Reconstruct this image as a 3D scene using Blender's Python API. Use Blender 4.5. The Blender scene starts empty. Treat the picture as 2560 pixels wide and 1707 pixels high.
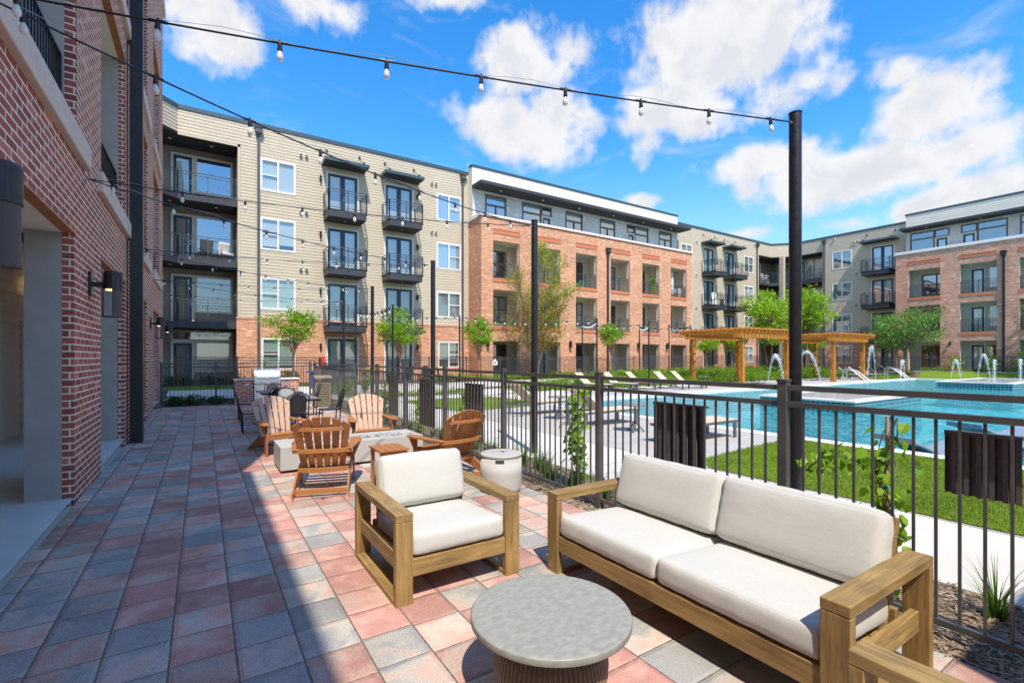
import bpy, math, random
from mathutils import Vector, Matrix
random.seed(7)
R = math.radians
C = bpy.context.scene.collection
SC = bpy.context.scene

# ------------------------------------------------------------------ camera
TH = math.atan(775/1197.)
cam_d = bpy.data.cameras.new('camera')
cam = bpy.data.objects.new('camera', cam_d); C.objects.link(cam)
cam.location = (0, 0, 1.65)
cam.rotation_euler = (R(90), 0, -TH)
cam_d.sensor_width = 36.0
cam_d.lens = 36.0*1197/2560
cam_d.shift_y = (893-853.5)/2560.
cam_d.clip_start = 0.05; cam_d.clip_end = 3000
SC.camera = cam

# ------------------------------------------------------------------ light
SUN = Vector((-.20, -.62, 1.0)).normalized()          # towards the sun
EL = math.asin(SUN.z)
sd = bpy.data.lights.new('sun', 'SUN'); sd.energy = 2.45; sd.angle = R(.53); sd.color = (1, .92, .80)
so = bpy.data.objects.new('sun', sd); C.objects.link(so)
so.rotation_euler = SUN.to_track_quat('Z', 'Y').to_euler(); so.location = (0, -10, 30)

W = bpy.data.worlds.new('World'); SC.world = W; W.use_nodes = True
wt = W.node_tree; wt.nodes.clear()
class G:
    """tiny node-graph helper"""
    def __init__(s, t): s.t = t
    def n(s, typ, **kw):
        x = s.t.nodes.new(typ)
        for k, v in kw.items(): setattr(x, k, v)
        return x
    def put(s, sock, v):
        if isinstance(v, bpy.types.NodeSocket): s.t.links.new(v, sock)
        else: sock.default_value = v
    def m(s, op, a, b=None, c=None, clamp=False):
        x = s.n('ShaderNodeMath', operation=op); x.use_clamp = clamp
        s.put(x.inputs[0], a)
        if b is not None: s.put(x.inputs[1], b)
        if c is not None: s.put(x.inputs[2], c)
        return x.outputs[0]
    def xyz(s, v):
        x = s.n('ShaderNodeSeparateXYZ'); s.put(x.inputs[0], v); return x.outputs
    def com(s, a, b, c):
        x = s.n('ShaderNodeCombineXYZ')
        for i, q in enumerate((a, b, c)): s.put(x.inputs[i], q)
        return x.outputs[0]
    def noise(s, v, scale, detail=3, rough=.55, out=0, dist=0):
        x = s.n('ShaderNodeTexNoise'); s.put(x.inputs['Vector'], v); s.put(x.inputs['Scale'], scale)
        s.put(x.inputs['Detail'], detail); s.put(x.inputs['Roughness'], rough); s.put(x.inputs['Distortion'], dist)
        return x.outputs[out]
    def white(s, v, out=0):
        x = s.n('ShaderNodeTexWhiteNoise', noise_dimensions='3D'); s.put(x.inputs['Vector'], v); return x.outputs[out]
    def ramp(s, f, stops, interp='LINEAR'):
        x = s.n('ShaderNodeValToRGB'); s.put(x.inputs[0], f); x.color_ramp.interpolation = interp
        e = x.color_ramp.elements
        while len(e) < len(stops): e.new(.5)
        for i, (p, c) in enumerate(stops):
            e[i].position = p; e[i].color = (c[0], c[1], c[2], 1) if len(c) == 3 else c
        return x.outputs[0]
    def sm(s, v, a, b, lo=0., hi=1.):
        x = s.n('ShaderNodeMapRange', interpolation_type='SMOOTHSTEP'); s.put(x.inputs[0], v)
        for i, q in ((1, a), (2, b), (3, lo), (4, hi)): s.put(x.inputs[i], q)
        return x.outputs[0]
    def mix(s, f, a, b, blend='MIX'):
        x = s.n('ShaderNodeMix', data_type='RGBA', blend_type=blend); s.put(x.inputs[0], f)
        for i, q in ((6, a), (7, b)):
            if isinstance(q, tuple) and len(q) == 3: q = q+(1,)
            s.put(x.inputs[i], q)
        return x.outputs[2]
    def vm(s, op, a, b=None):
        x = s.n('ShaderNodeVectorMath', operation=op); s.put(x.inputs[0], a)
        if b is not None: s.put(x.inputs[1], b)
        return x.outputs[0]
    def bump(s, h, strength=.5, dist=.01, normal=None):
        x = s.n('ShaderNodeBump'); s.put(x.inputs['Height'], h); s.put(x.inputs['Strength'], strength); s.put(x.inputs['Distance'], dist)
        if normal is not None: s.put(x.inputs['Normal'], normal)
        return x.outputs[0]

g = G(wt)
sky = g.n('ShaderNodeTexSky', sky_type='NISHITA'); sky.sun_disc = False
sky.sun_elevation = EL; sky.sun_rotation = math.atan2(SUN.x, SUN.y)
sky.air_density = 1.0; sky.dust_density = .25; sky.ozone_density = 3.0; sky.altitude = 100
hs = g.n('ShaderNodeHueSaturation'); g.put(hs.inputs['Color'], sky.outputs[0]); hs.inputs['Saturation'].default_value = 1.36; hs.inputs['Value'].default_value = .92
skyc = hs.outputs[0]
tc = g.n('ShaderNodeTexCoord'); D = tc.outputs['Generated']
x, y, z = g.xyz(D)
az = g.m('ARCTAN2', x, y); el = g.m('ARCSINE', z)
P2 = g.com(az, el, 0.)
# cumulus banks: azimuth, elevation, half width, half height (degrees), weight
BL = [(1.9,30.2,4.7,3.4,1.0),(-1.2,31.4,3.9,1.7,.7),(11.1,34.2,6.2,1.7,.6),(25.3,36.9,6.1,1.5,.7),(33.4,31.5,5.0,4.2,.9),(34.8,25.6,9.0,4.3,.95),(40.1,32.0,2.8,2.1,.5),(26.3,27.1,1.9,1.5,.45),
      (56.8,31.2,11.1,6.1,1.25),(52.3,26.2,7.2,4.0,.9),(62.2,25.8,4.7,2.4,.6),(48.8,23.2,2.7,1.8,.5),(71.9,24.5,2.2,1.4,.6),(74.2,21.7,5.2,3.7,1.),(68.9,17.0,10.7,3.0,1.05),(61.1,20.0,7.1,1.9,.7),
      (77.0,17.4,3.2,2.2,.8),(76.5,13.4,5.8,2.5,.95),(68.0,12.8,2.2,.9,.4),(66.0,27.5,1.3,.9,.35),(48.3,17.4,2.2,.8,.4),(58.4,13.1,3.1,.7,.35),
      (90,16,9,4,.9),(108,22,14,8,.9),(134,14,16,7,.9),(-40,20,14,8,.8),(-75,24,16,9,.9),(-120,22,20,10,.9),(-160,16,18,7,.9),(165,28,18,9,.9),(20,52,16,8,.6),(-60,50,16,9,.6),(140,46,16,9,.6)]
acc = None
for a, e, ra, re, wgt in BL:
    dx = g.m('DIVIDE', g.m('SUBTRACT', az, R(a)), R(ra)); dy = g.m('DIVIDE', g.m('SUBTRACT', el, R(e)), R(re))
    r2 = g.m('ADD', g.m('MULTIPLY', dx, dx), g.m('MULTIPLY', dy, dy))
    v = g.m('MULTIPLY', g.m('SUBTRACT', 1., g.m('SQRT', r2)), wgt)
    acc = v if acc is None else g.m('SMOOTH_MAX', acc, v, .12)
warp = g.vm('ADD', P2, g.vm('MULTIPLY', g.vm('SUBTRACT', g.noise(P2, 9., 3, .6, 1), (.5, .5, .5)), (.05, .04, 0)))
f1 = g.noise(warp, 14., 7, .56); f2 = g.noise(g.vm('ADD', warp, (3.1, 1.7, .4)), 32., 6, .62)
fb = g.m('ADD', g.m('MULTIPLY', g.m('SUBTRACT', f1, .5), 1.6), g.m('MULTIPLY', g.m('SUBTRACT', f2, .5), .5))
dens = g.m('ADD', g.m('ADD', g.m('MAXIMUM', acc, -1.2), .07), fb)
cm = g.sm(dens, -.06, .50)
wisp = g.m('MULTIPLY', g.sm(g.noise(g.vm('MULTIPLY', P2, (1.2, 3.2, 1)), 4.5, 6, .6, 0, .8), .52, .86), .45)
cm = g.m('MAXIMUM', cm, wisp)
lit = g.sm(g.noise(g.vm('ADD', warp, (.02, -.035, 0)), 14., 6, .58), .36, .60)
lit = g.m('MULTIPLY', g.m('ADD', g.m('MULTIPLY', lit, .6), .4), g.sm(dens, .3, 1.6, 1., .7), clamp=True)
cc = g.mix(lit, (1.98, 2.08, 2.34), (2.72, 2.74, 2.8))
haze = g.m('MULTIPLY', g.sm(el, 0., .42, 1., 0.), .62)
skyc = g.mix(haze, skyc, (1.75, 2.3, 2.9))
col = g.mix(cm, skyc, cc)
bg = g.n('ShaderNodeBackground'); g.put(bg.inputs[0], col); bg.inputs[1].default_value = .15
wo = g.n('ShaderNodeOutputWorld'); wt.links.new(bg.outputs[0], wo.inputs[0])

SC.view_settings.view_transform = 'Standard'; SC.view_settings.look = 'None'
SC.view_settings.exposure = 1.2; SC.view_settings.gamma = 1.0
SC.cycles.max_bounces = 7; SC.cycles.diffuse_bounces = 4; SC.cycles.glossy_bounces = 3; SC.cycles.transparent_max_bounces = 14
SC.cycles.caustics_reflective = False; SC.cycles.caustics_refractive = False
try: SC.cycles.use_denoising = True
except Exception: pass

# ------------------------------------------------------------------ materials
def newmat(name):
    m = bpy.data.materials.new(name); m.use_nodes = True
    t = m.node_tree; t.nodes.clear(); gg = G(t)
    b = gg.n('ShaderNodeBsdfPrincipled'); o = gg.n('ShaderNodeOutputMaterial'); t.links.new(b.outputs[0], o.inputs[0])
    return m, gg, b, o
def objc(gg): return gg.n('ShaderNodeTexCoord').outputs['Object']
def rnd(gg): return gg.n('ShaderNodeObjectInfo').outputs['Random']
def plain(name, c, rough=.5, metal=0., var=.12, vs=6., bump=0., bs=60., spec=.5, bd=.004):
    m, gg, b, o = newmat(name); v = objc(gg)
    if var:
        n = gg.noise(v, vs, 5, .6)
        lo = tuple(q*(1-var) for q in c); hi = tuple(min(1, q*(1+var)) for q in c)
        gg.put(b.inputs['Base Color'], gg.ramp(n, [(.3, lo), (.7, hi)]))
        gg.put(b.inputs['Roughness'], gg.sm(gg.noise(v, vs*2.3, 3), .3, .7, max(.02, rough-.08), min(1, rough+.08)))
    else:
        b.inputs['Base Color'].default_value = c+(1,); b.inputs['Roughness'].default_value = rough
    b.inputs['Metallic'].default_value = metal; b.inputs['Specular IOR Level'].default_value = spec
    if bump: gg.put(b.inputs['Normal'], gg.bump(gg.noise(v, bs, 4, .6), bump, bd))
    return m

def brickmat(name, c1, c2, c3, mortar, bw=.255, bh=.078, ms=.010, bstr=.6):
    m, gg, b, o = newmat(name); v = objc(gg); x, y, z = gg.xyz(v)
    u = gg.m('ADD', x, y)
    row = gg.m('FLOOR', gg.m('DIVIDE', z, bh))
    off = gg.m('MULTIPLY', gg.m('MODULO', gg.m('ADD', row, 200.), 2.), .5)
    uu = gg.m('ADD', gg.m('DIVIDE', u, bw), off)
    cid = gg.com(gg.m('FLOOR', uu), row, 0.)
    fu = gg.m('FRACT', uu); fz = gg.m('FRACT', gg.m('DIVIDE', z, bh))
    du = gg.m('MULTIPLY', gg.m('MINIMUM', fu, gg.m('SUBTRACT', 1., fu)), bw)
    dz = gg.m('MULTIPLY', gg.m('MINIMUM', fz, gg.m('SUBTRACT', 1., fz)), bh)
    d = gg.m('MINIMUM', du, dz)
    d = gg.m('ADD', d, gg.m('MULTIPLY', gg.m('SUBTRACT', gg.noise(v, 60., 2), .5), .004))
    mk = gg.sm(d, ms*.42, ms*.75)
    rc = gg.white(cid)
    bc = gg.ramp(rc, [(0., c1), (.45, c2), (.78, c3), (.93, tuple(q*1.2 for q in c2)), (1., tuple(min(1, q*1.5+.06) for q in c2))])
    bc = gg.mix(.22, bc, gg.ramp(gg.noise(v, 25., 5, .65), [(.3, tuple(q*.6 for q in c2)), (.7, tuple(min(1, q*1.5) for q in c2))]))
    big = gg.sm(gg.noise(v, .5, 3), .3, .7, .9, 1.1)
    bc = gg.mix(1., bc, gg.com(big, big, big), 'MULTIPLY')
    mo = gg.mix(gg.noise(v, 30., 3), tuple(q*.85 for q in mortar), tuple(min(1, q*1.1) for q in mortar))
    gg.put(b.inputs['Base Color'], gg.mix(mk, mo, bc))
    b.inputs['Roughness'].default_value = .85; b.inputs['Specular IOR Level'].default_value = .25
    hh = gg.m('ADD', gg.m('MULTIPLY', mk, .7), gg.m('MULTIPLY', gg.noise(v, 90., 4), .3))
    gg.put(b.inputs['Normal'], gg.bump(hh, bstr, .008))
    return m

M = {}
M['brick_dark'] = brickmat('red_brick', (.31, .075, .068), (.42, .13, .10), (.20, .055, .065), (.92, .80, .62), ms=.014)
M['brick_salmon'] = brickmat('salmon_brick', (.56, .215, .105), (.66, .32, .18), (.42, .14, .07), (.78, .62, .46))
M['brick_rose'] = brickmat('rose_brick', (.54, .225, .14), (.64, .33, .22), (.38, .13, .085), (.76, .62, .49))
M['white_brick'] = brickmat('painted_brick', (.62, .62, .59), (.66, .66, .63), (.58, .58, .55), (.60, .60, .57), bstr=.5)
M['siding_tan'] = plain('tan_siding', (.57, .485, .355), .6, var=.05, vs=1.2, bump=.06, bs=(40.))
M['siding_white'] = plain('cream_siding', (.86, .80, .66), .6, var=.04, vs=1.2)
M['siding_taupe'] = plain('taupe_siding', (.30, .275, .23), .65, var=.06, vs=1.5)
M['trim_cream'] = plain('cream_trim', (.74, .70, .59), .5, var=.04)
M['trim_white'] = plain('white_vinyl', (.82, .81, .77), .4, var=.03)
M['grey_panel'] = plain('grey_stucco_panel', (.40, .40, .375), .85, var=.08, vs=5, bump=.5, bs=70., bd=.006)
M['stone_sill'] = plain('cast_stone', (.62, .50, .43), .75, var=.08, vs=9, bump=.15)
M['terracotta'] = plain('terracotta_panel', (.62, .20, .095), .6, var=.10, vs=5)
M['rust'] = plain('rust_lintel', (.40, .14, .04), .6, var=.15)
M['charcoal'] = plain('charcoal_metal', (.055, .058, .066), .5, var=.12, vs=4, metal=.2)
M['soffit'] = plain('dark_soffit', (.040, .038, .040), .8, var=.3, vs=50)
M['coping_metal'] = plain('coping_metal', (.07, .105, .125), .45, var=.1, metal=.4)
M['steel_grey'] = plain('downspout_metal', (.10, .11, .12), .45, var=.1, metal=.3)
M['navy'] = plain('navy_door_paint', (.012, .042, .085), .35, var=.1)
M['black_metal'] = plain('black_powder_coat', (.018, .018, .021), .38, var=.2, vs=9, bump=.08, bs=220.)
M['fence_metal'] = plain('bronze_black_fence_paint', (.088, .086, .084), .42, var=.2, vs=7, bump=.1, bs=200., spec=.6)
M['corrugated'] = plain('dark_corrugated_metal', (.13, .118, .118), .6, var=.2, vs=30, metal=.2)
M['bronze_frame'] = plain('bronze_window_frame', (.13, .11, .09), .5, var=.1)
M['loggia'] = plain('beige_stucco', (.78, .72, .60), .85, var=.05, vs=3)
M['interior'] = plain('dark_room', (.05, .055, .06), .9, var=.3, vs=2)
M['concrete'] = plain('broom_concrete', (.62, .59, .53), .9, var=.08, vs=1.4, bump=.2, bs=160.)
M['deck'] = plain('grey_pool_deck', (.44, .42, .39), .9, var=.10, vs=2.2, bump=.25, bs=120.)
M['porch'] = plain('porch_concrete', (.56, .56, .54), .85, var=.10, vs=1.6, bump=.15, bs=120.)
M['coping_stone'] = plain('pale_coping_stone', (.74, .72, .66), .8, var=.08, vs=7, bump=.3, bs=50.)
M['soil'] = plain('soil', (.15, .115, .085), .95, var=.35, vs=9, bump=.6, bs=40., bd=.03)
M['gravel'] = plain('white_gravel', (.62, .59, .53), .9, var=.35, vs=26, bump=1., bs=34., bd=.05)
M['firepit'] = plain('cast_concrete', (.46, .445, .415), .8, var=.06, vs=3, bump=.12, bs=50.)
M['pebble'] = plain('river_pebble', (.36, .37, .37), .6, var=.25, vs=9)
M['steel'] = plain('brushed_stainless', (.66, .68, .70), .42, metal=1., var=.05, vs=4)
M['rattan'] = plain('black_woven_rattan', (.025, .028, .034), .45, var=.3, vs=60)
M['rattan_sunlit'] = None
M['slate_top'] = plain('grey_slatted_tabletop', (.21, .215, .20), .6, var=.1)
M['khaki'] = plain('khaki_recycled_plastic', (.25, .21, .145), .6, var=.1)
M['blue'] = plain('blue_enamel', (.01, .09, .42), .35, var=.05)
M['red'] = plain('red_paint', (.62, .03, .015), .4, var=.05)
M['mesh_tan'] = plain('tan_sling_fabric', (.62, .50, .36), .8, var=.06, vs=20, bump=.2, bs=300.)
M['alu'] = plain('grey_aluminium', (.16, .165, .17), .4, metal=.5, var=.08)
M['cedar'] = None
M['bark'] = plain('bark', (.22, .145, .10), .9, var=.3, vs=20, bump=.5, bs=40.)
M['bark_red'] = plain('crape_myrtle_bark', (.36, .19, .12), .8, var=.2, vs=14, bump=.3, bs=40.)
M['twig'] = plain('dry_twigs', (.34, .225, .15), .9, var=.3, vs=4)
M['teal_tie'] = plain('teal_ribbon', (.02, .34, .33), .6, var=.05)
M['bamboo'] = plain('bamboo_stake', (.48, .36, .24), .6, var=.15, vs=12)
M['ledge'] = plain('slate_blue_resin', (.25, .30, .38), .35, var=.12, vs=3)
M['white_paint'] = plain('white_paint', (.8, .8, .78), .4, var=.03)
M['cushion_white'] = plain('white_cushion', (.78, .78, .76), .8, var=.04)
M['cyan_paint'] = plain('turquoise_bike_paint', (.05, .42, .45), .3, var=.05)
M['brown_card'] = plain('brown_cardboard', (.42, .27, .15), .8, var=.08)

def woodmat(name, c1, c2, axis, sc=1., rough=.55):
    m, gg, b, o = newmat(name); v = objc(gg)
    st = [26., 26., 26.]; st[axis] = 1.6
    vv = gg.vm('MULTIPLY', v, tuple(st))
    n1 = gg.noise(vv, 1.5*sc, 6, .62, 0, .6); n2 = gg.noise(vv, 6.*sc, 4, .6)
    nb = gg.noise(v, 3., 2)
    f = gg.m('ADD', gg.m('MULTIPLY', n1, .65), gg.m('MULTIPLY', n2, .35))
    colr = gg.ramp(f, [(.30, tuple(q*.55 for q in c1)), (.46, c1), (.62, c2), (.8, tuple(min(1, q*1.2) for q in c2))])
    tint = gg.sm(nb, .3, .7, .84, 1.14)
    gg.put(b.inputs['Base Color'], gg.mix(1., colr, gg.com(tint, tint, tint), 'MULTIPLY'))
    b.inputs['Roughness'].default_value = rough; b.inputs['Specular IOR Level'].default_value = .35
    gg.put(b.inputs['Normal'], gg.bump(f, .25, .004))
    return m
TK = ((.275, .175, .064), (.40, .262, .10))
M['teak_x'] = woodmat('teak_grain_x', *TK, 0); M['teak_y'] = woodmat('teak_grain_y', *TK, 1); M['teak_z'] = woodmat('teak_grain_z', *TK, 2)
CD = ((.44, .16, .022), (.64, .27, .045))
M['cedar_x'] = woodmat('cedar_grain_x', *CD, 0); M['cedar_y'] = woodmat('cedar_grain_y', *CD, 1); M['cedar_z'] = woodmat('cedar_grain_z', *CD, 2)
def polymat(name, c):
    m, gg, b, o = newmat(name); v = objc(gg)
    n = gg.noise(gg.vm('MULTIPLY', v, (40, 40, 7)), 2., 4)
    gg.put(b.inputs['Base Color'], gg.ramp(n, [(.3, tuple(q*.85 for q in c)), (.7, tuple(q*1.15 for q in c))]))
    b.inputs['Roughness'].default_value = .5; gg.put(b.inputs['Normal'], gg.bump(n, .15, .003)); return m
M['poly_brown'] = polymat('brown_poly_lumber', (.40, .165, .048))
M['poly_sunlit'] = polymat('sunlit_poly_lumber', (.54, .345, .24))  # same brown lumber, with sun glare on the back slats put into the colour

def stripemat():
    m, gg, b, o = newmat('sunlit_chevron_weave'); x, y, z = gg.xyz(objc(gg))
    f = gg.m('FRACT', gg.m('MULTIPLY', gg.m('ADD', z, gg.m('ABSOLUTE', gg.m('SUBTRACT', gg.m('FRACT', gg.m('MULTIPLY', x, 8.)), .5))), 14.))
    gg.put(b.inputs['Base Color'], gg.mix(gg.sm(f, .40, .5), (.02, .022, .03), (.62, .62, .6))); return m
M['rattan_sunlit'] = stripemat()  # white stripes paint sunlight onto the dark weave
def fabricmat(name, c):
    m, gg, b, o = newmat(name); v = objc(gg)
    wv = gg.m('ADD', gg.noise(gg.vm('MULTIPLY', v, (18, 420, 420)), 1., 2), gg.noise(gg.vm('MULTIPLY', v, (420, 18, 60)), 1., 2))
    gg.put(b.inputs['Base Color'], gg.ramp(wv, [(.75, tuple(q*.93 for q in c)), (1.2, tuple(min(1, q*1.05) for q in c))]))
    b.inputs['Roughness'].default_value = .92; b.inputs['Specular IOR Level'].default_value = .15
    b.inputs['Sheen Weight'].default_value = .15
    wr = gg.noise(gg.vm('MULTIPLY', v, (5, 5, 9)), 1.6, 3, .5)
    n1 = gg.bump(wr, .12, .02); gg.put(b.inputs['Normal'], gg.bump(wv, .12, .001, n1)); return m
M['linen'] = fabricmat('oatmeal_cushion_fabric', (.55, .54, .492))

def pavermat():
    m, gg, b, o = newmat('tumbled_pavers'); v = objc(gg); x, y, z = gg.xyz(v)
    PW, PH = .3075, .3125
    ux = gg.m('DIVIDE', gg.m('SUBTRACT', x, .16), PW); cx = gg.m('FLOOR', ux)
    sh = gg.m('MULTIPLY', gg.m('SUBTRACT', gg.white(gg.com(cx, 3.3, 0.)), .5), .16)
    uy = gg.m('ADD', gg.m('DIVIDE', gg.m('SUBTRACT', y, .28), PH), sh); cy = gg.m('FLOOR', uy)
    fx = gg.m('FRACT', ux); fy = gg.m('FRACT', uy)
    dx = gg.m('MULTIPLY', gg.m('MINIMUM', fx, gg.m('SUBTRACT', 1., fx)), PW); dy = gg.m('MULTIPLY', gg.m('MINIMUM', fy, gg.m('SUBTRACT', 1., fy)), PH)
    d = gg.m('MINIMUM', gg.m('SUBTRACT', dx, .0012), dy)
    d = gg.m('ADD', d, gg.m('MULTIPLY', gg.m('SUBTRACT', gg.noise(v, 38., 4, .65), .5), .011))
    joint = gg.sm(d, .0022, .0062); edge = gg.sm(d, .004, .028)
    cid = gg.com(cx, cy, 1.7); r1 = gg.white(cid); rc = gg.white(cid, 1)
    # blend of rust and slate pigments, swirled inside each paver
    vv = gg.vm('ADD', gg.vm('MULTIPLY', v, (1, 1, 1)), gg.vm('MULTIPLY', rc, (9, 9, 9)))
    sw = gg.noise(vv, 3.6, 4, .55, 0, .4)
    t = gg.m('ADD', gg.m('MULTIPLY', gg.m('SUBTRACT', r1, .5), 1.05), gg.m('MULTIPLY', gg.m('SUBTRACT', sw, .5), 2.0))
    pig = gg.ramp(gg.m('ADD', t, .5), [(.10, (.42, .41, .38)), (.31, (.56, .51, .435)), (.48, (.62, .485, .395)), (.70, (.64, .41, .32)), (.97, (.55, .295, .24))])
    br = gg.sm(gg.white(gg.com(cx, cy, 9.1)), 0., 1., .86, 1.12)
    pig = gg.mix(1., pig, gg.com(br, br, br), 'MULTIPLY')
    sp = gg.noise(v, 190., 3, .7)
    pig = gg.mix(.5, pig, gg.mix(gg.sm(sp, .34, .66), tuple([.12]*3), tuple([.62]*3)), 'OVERLAY')
    scuff = gg.m('MULTIPLY', gg.sm(gg.noise(gg.vm('MULTIPLY', v, (1, 1.5, 1)), 60., 6, .75), .58, .70), gg.sm(gg.noise(v, 4., 3), .45, .7))
    pig = gg.mix(gg.m('MULTIPLY', scuff, .75), pig, (.74, .72, .68))
    stain = gg.sm(gg.noise(v, 1.1, 5, .6), .30, .62, .80, 1.05); pig = gg.mix(1., pig, gg.com(stain, stain, stain), 'MULTIPLY')
    sand = gg.mix(gg.noise(v, 140., 2), (.10, .075, .06), (.24, .18, .14))
    gg.put(b.inputs['Base Color'], gg.mix(joint, sand, pig))
    b.inputs['Roughness'].default_value = .82; b.inputs['Specular IOR Level'].default_value = .3
    tl = gg.m('MULTIPLY', gg.white(gg.com(cx, cy, 4.)), .25)
    h = gg.m('ADD', gg.m('ADD', gg.m('MULTIPLY', edge, .9), tl), gg.m('MULTIPLY', gg.noise(v, 120., 4, .65), .22))
    gg.put(b.inputs['Normal'], gg.bump(h, .8, .009)); return m
M['pavers'] = pavermat()

def leafmat(name, c1, c2, c3, rough=.5):
    m, gg, b, o = newmat(name); gi = gg.n('ShaderNodeNewGeometry'); v = objc(gg)
    r = gi.outputs['Random Per Island']; n = gg.noise(v, 1.4, 2)
    t = gg.m('ADD', gg.m('MULTIPLY', r, .6), gg.m('MULTIPLY', gg.sm(n, .3, .7), .4))
    c = gg.ramp(t, [(.1, c1), (.5, c2), (.9, c3)])
    gg.put(b.inputs['Base Color'], c); b.inputs['Roughness'].default_value = rough; b.inputs['Specular IOR Level'].default_value = .35
    tr = gg.n('ShaderNodeBsdfTranslucent'); gg.put(tr.inputs[0], gg.mix(1., c, (1.5, 1.5, .8, 1), 'MULTIPLY'))
    mx = gg.n('ShaderNodeMixShader'); mx.inputs[0].default_value = .38
    gg.t.links.new(b.outputs[0], mx.inputs[1]); gg.t.links.new(tr.outputs[0], mx.inputs[2]); gg.t.links.new(mx.outputs[0], o.inputs[0])
    return m
M['leaf_bright'] = leafmat('bright_spring_leaves', (.10, .22, .012), (.20, .37, .02), (.33, .50, .035))
M['leaf_lime'] = leafmat('lime_spring_leaves', (.16, .31, .015), (.28, .45, .025), (.40, .55, .05))
M['leaf_mid'] = leafmat('mid_green_leaves', (.07, .16, .03), (.14, .27, .05), (.24, .38, .09))
M['leaf_olive'] = leafmat('olive_spring_leaves', (.16, .23, .015), (.29, .37, .025), (.42, .48, .04))
M['leaf_rust'] = leafmat('rusty_seed_leaves', (.22, .10, .03), (.32, .16, .05), (.40, .22, .07))
M['leaf_shrub'] = leafmat('shrub_leaves', (.09, .19, .015), (.18, .32, .02), (.29, .43, .035))
M['leaf_dark'] = leafmat('dark_shrub_leaves', (.02, .06, .012), (.04, .10, .02), (.07, .14, .03))
M['leaf_grass'] = leafmat('lily_turf_blades', (.04, .11, .015), (.09, .20, .025), (.20, .30, .05))
M['leaf_buff'] = leafmat('buff_grass_blades', (.16, .12, .05), (.26, .20, .10), (.35, .28, .16))
def turfmat():
    m, gg, b, o = newmat('artificial_turf'); v = objc(gg)
    n = gg.noise(v, 90., 4, .7); w = gg.noise(gg.vm('MULTIPLY', v, (1, .3, 1)), 1.3, 3)
    f = gg.m('ADD', gg.m('MULTIPLY', n, .7), gg.m('MULTIPLY', w, .3))
    gg.put(b.inputs['Base Color'], gg.ramp(f, [(.32, (.05, .105, .003)), (.5, (.145, .24, .006)), (.7, (.25, .37, .018))]))
    b.inputs['Roughness'].default_value = .8; gg.put(b.inputs['Normal'], gg.bump(n, .8, .03)); return m
M['turf'] = turfmat()
M['turf_blade'] = leafmat('turf_blades', (.10, .175, .003), (.19, .30, .006), (.31, .42, .018))
def mulchmat():
    m, gg, b, o = newmat('shredded_mulch'); v = objc(gg)
    n = gg.noise(gg.vm('MULTIPLY', v, (1, 1.6, 1)), 38., 5, .7, 0, 1.2)
    gg.put(b.inputs['Base Color'], gg.ramp(n, [(.3, (.10, .07, .05)), (.5, (.34, .26, .19)), (.7, (.58, .48, .38))]))
    b.inputs['Roughness'].default_value = .95; gg.put(b.inputs['Normal'], gg.bump(n, 1., .05)); return m
M['mulch'] = mulchmat(); M['mulch_chip'] = leafmat('mulch_chips', (.24, .17, .12), (.46, .36, .27), (.66, .56, .45), .9)

def glassmat(name, refl=.18, tint=(.86, .93, .93)):
    m, gg, b, o = newmat(name); gg.t.nodes.remove(b)
    fr = gg.n('ShaderNodeLayerWeight'); fr.inputs[0].default_value = .5          # Schlick: the same from both sides of the pane
    f = gg.m('ADD', gg.m('MULTIPLY', gg.m('POWER', fr.outputs['Facing'], 5.), .96), refl+.04, clamp=True)
    tr = gg.n('ShaderNodeBsdfTransparent'); tr.inputs[0].default_value = tint+(1,)
    gl = gg.n('ShaderNodeBsdfGlossy'); gl.inputs['Roughness'].default_value = .015; gl.inputs[0].default_value = (.95, .98, 1, 1)
    v = objc(gg); gg.put(gl.inputs['Normal'], gg.bump(gg.noise(v, .9, 2), .05, .04))
    mx = gg.n('ShaderNodeMixShader'); gg.put(mx.inputs[0], f)
    gg.t.links.new(tr.outputs[0], mx.inputs[1]); gg.t.links.new(gl.outputs[0], mx.inputs[2]); gg.t.links.new(mx.outputs[0], o.inputs[0]); return m
M['glass'] = glassmat('window_glass', .14)
M['glass_sky'] = glassmat('mirror_like_window_glass', .30, (.76, .88, .90))
def blindmat(name, c):
    m, gg, b, o = newmat(name); v = objc(gg); x, y, z = gg.xyz(v)
    f = gg.m('FRACT', gg.m('MULTIPLY', z, 1/.05))
    gg.put(b.inputs['Base Color'], gg.mix(gg.sm(f, .0, .16), tuple(q*.45 for q in c), c))
    gg.put(b.inputs['Normal'], gg.bump(f, .5, .02)); b.inputs['Roughness'].default_value = .6; return m
M['blind'] = blindmat('white_slat_blind', (.78, .80, .77)); M['blind_green'] = blindmat('pale_slat_blind', (.55, .64, .57)); M['blind_grey'] = blindmat('half_open_slat_blind', (.30, .31, .28))
M['curtain'] = plain('teal_grey_curtain', (.30, .42, .40), .9, var=.2, vs=7)

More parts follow.
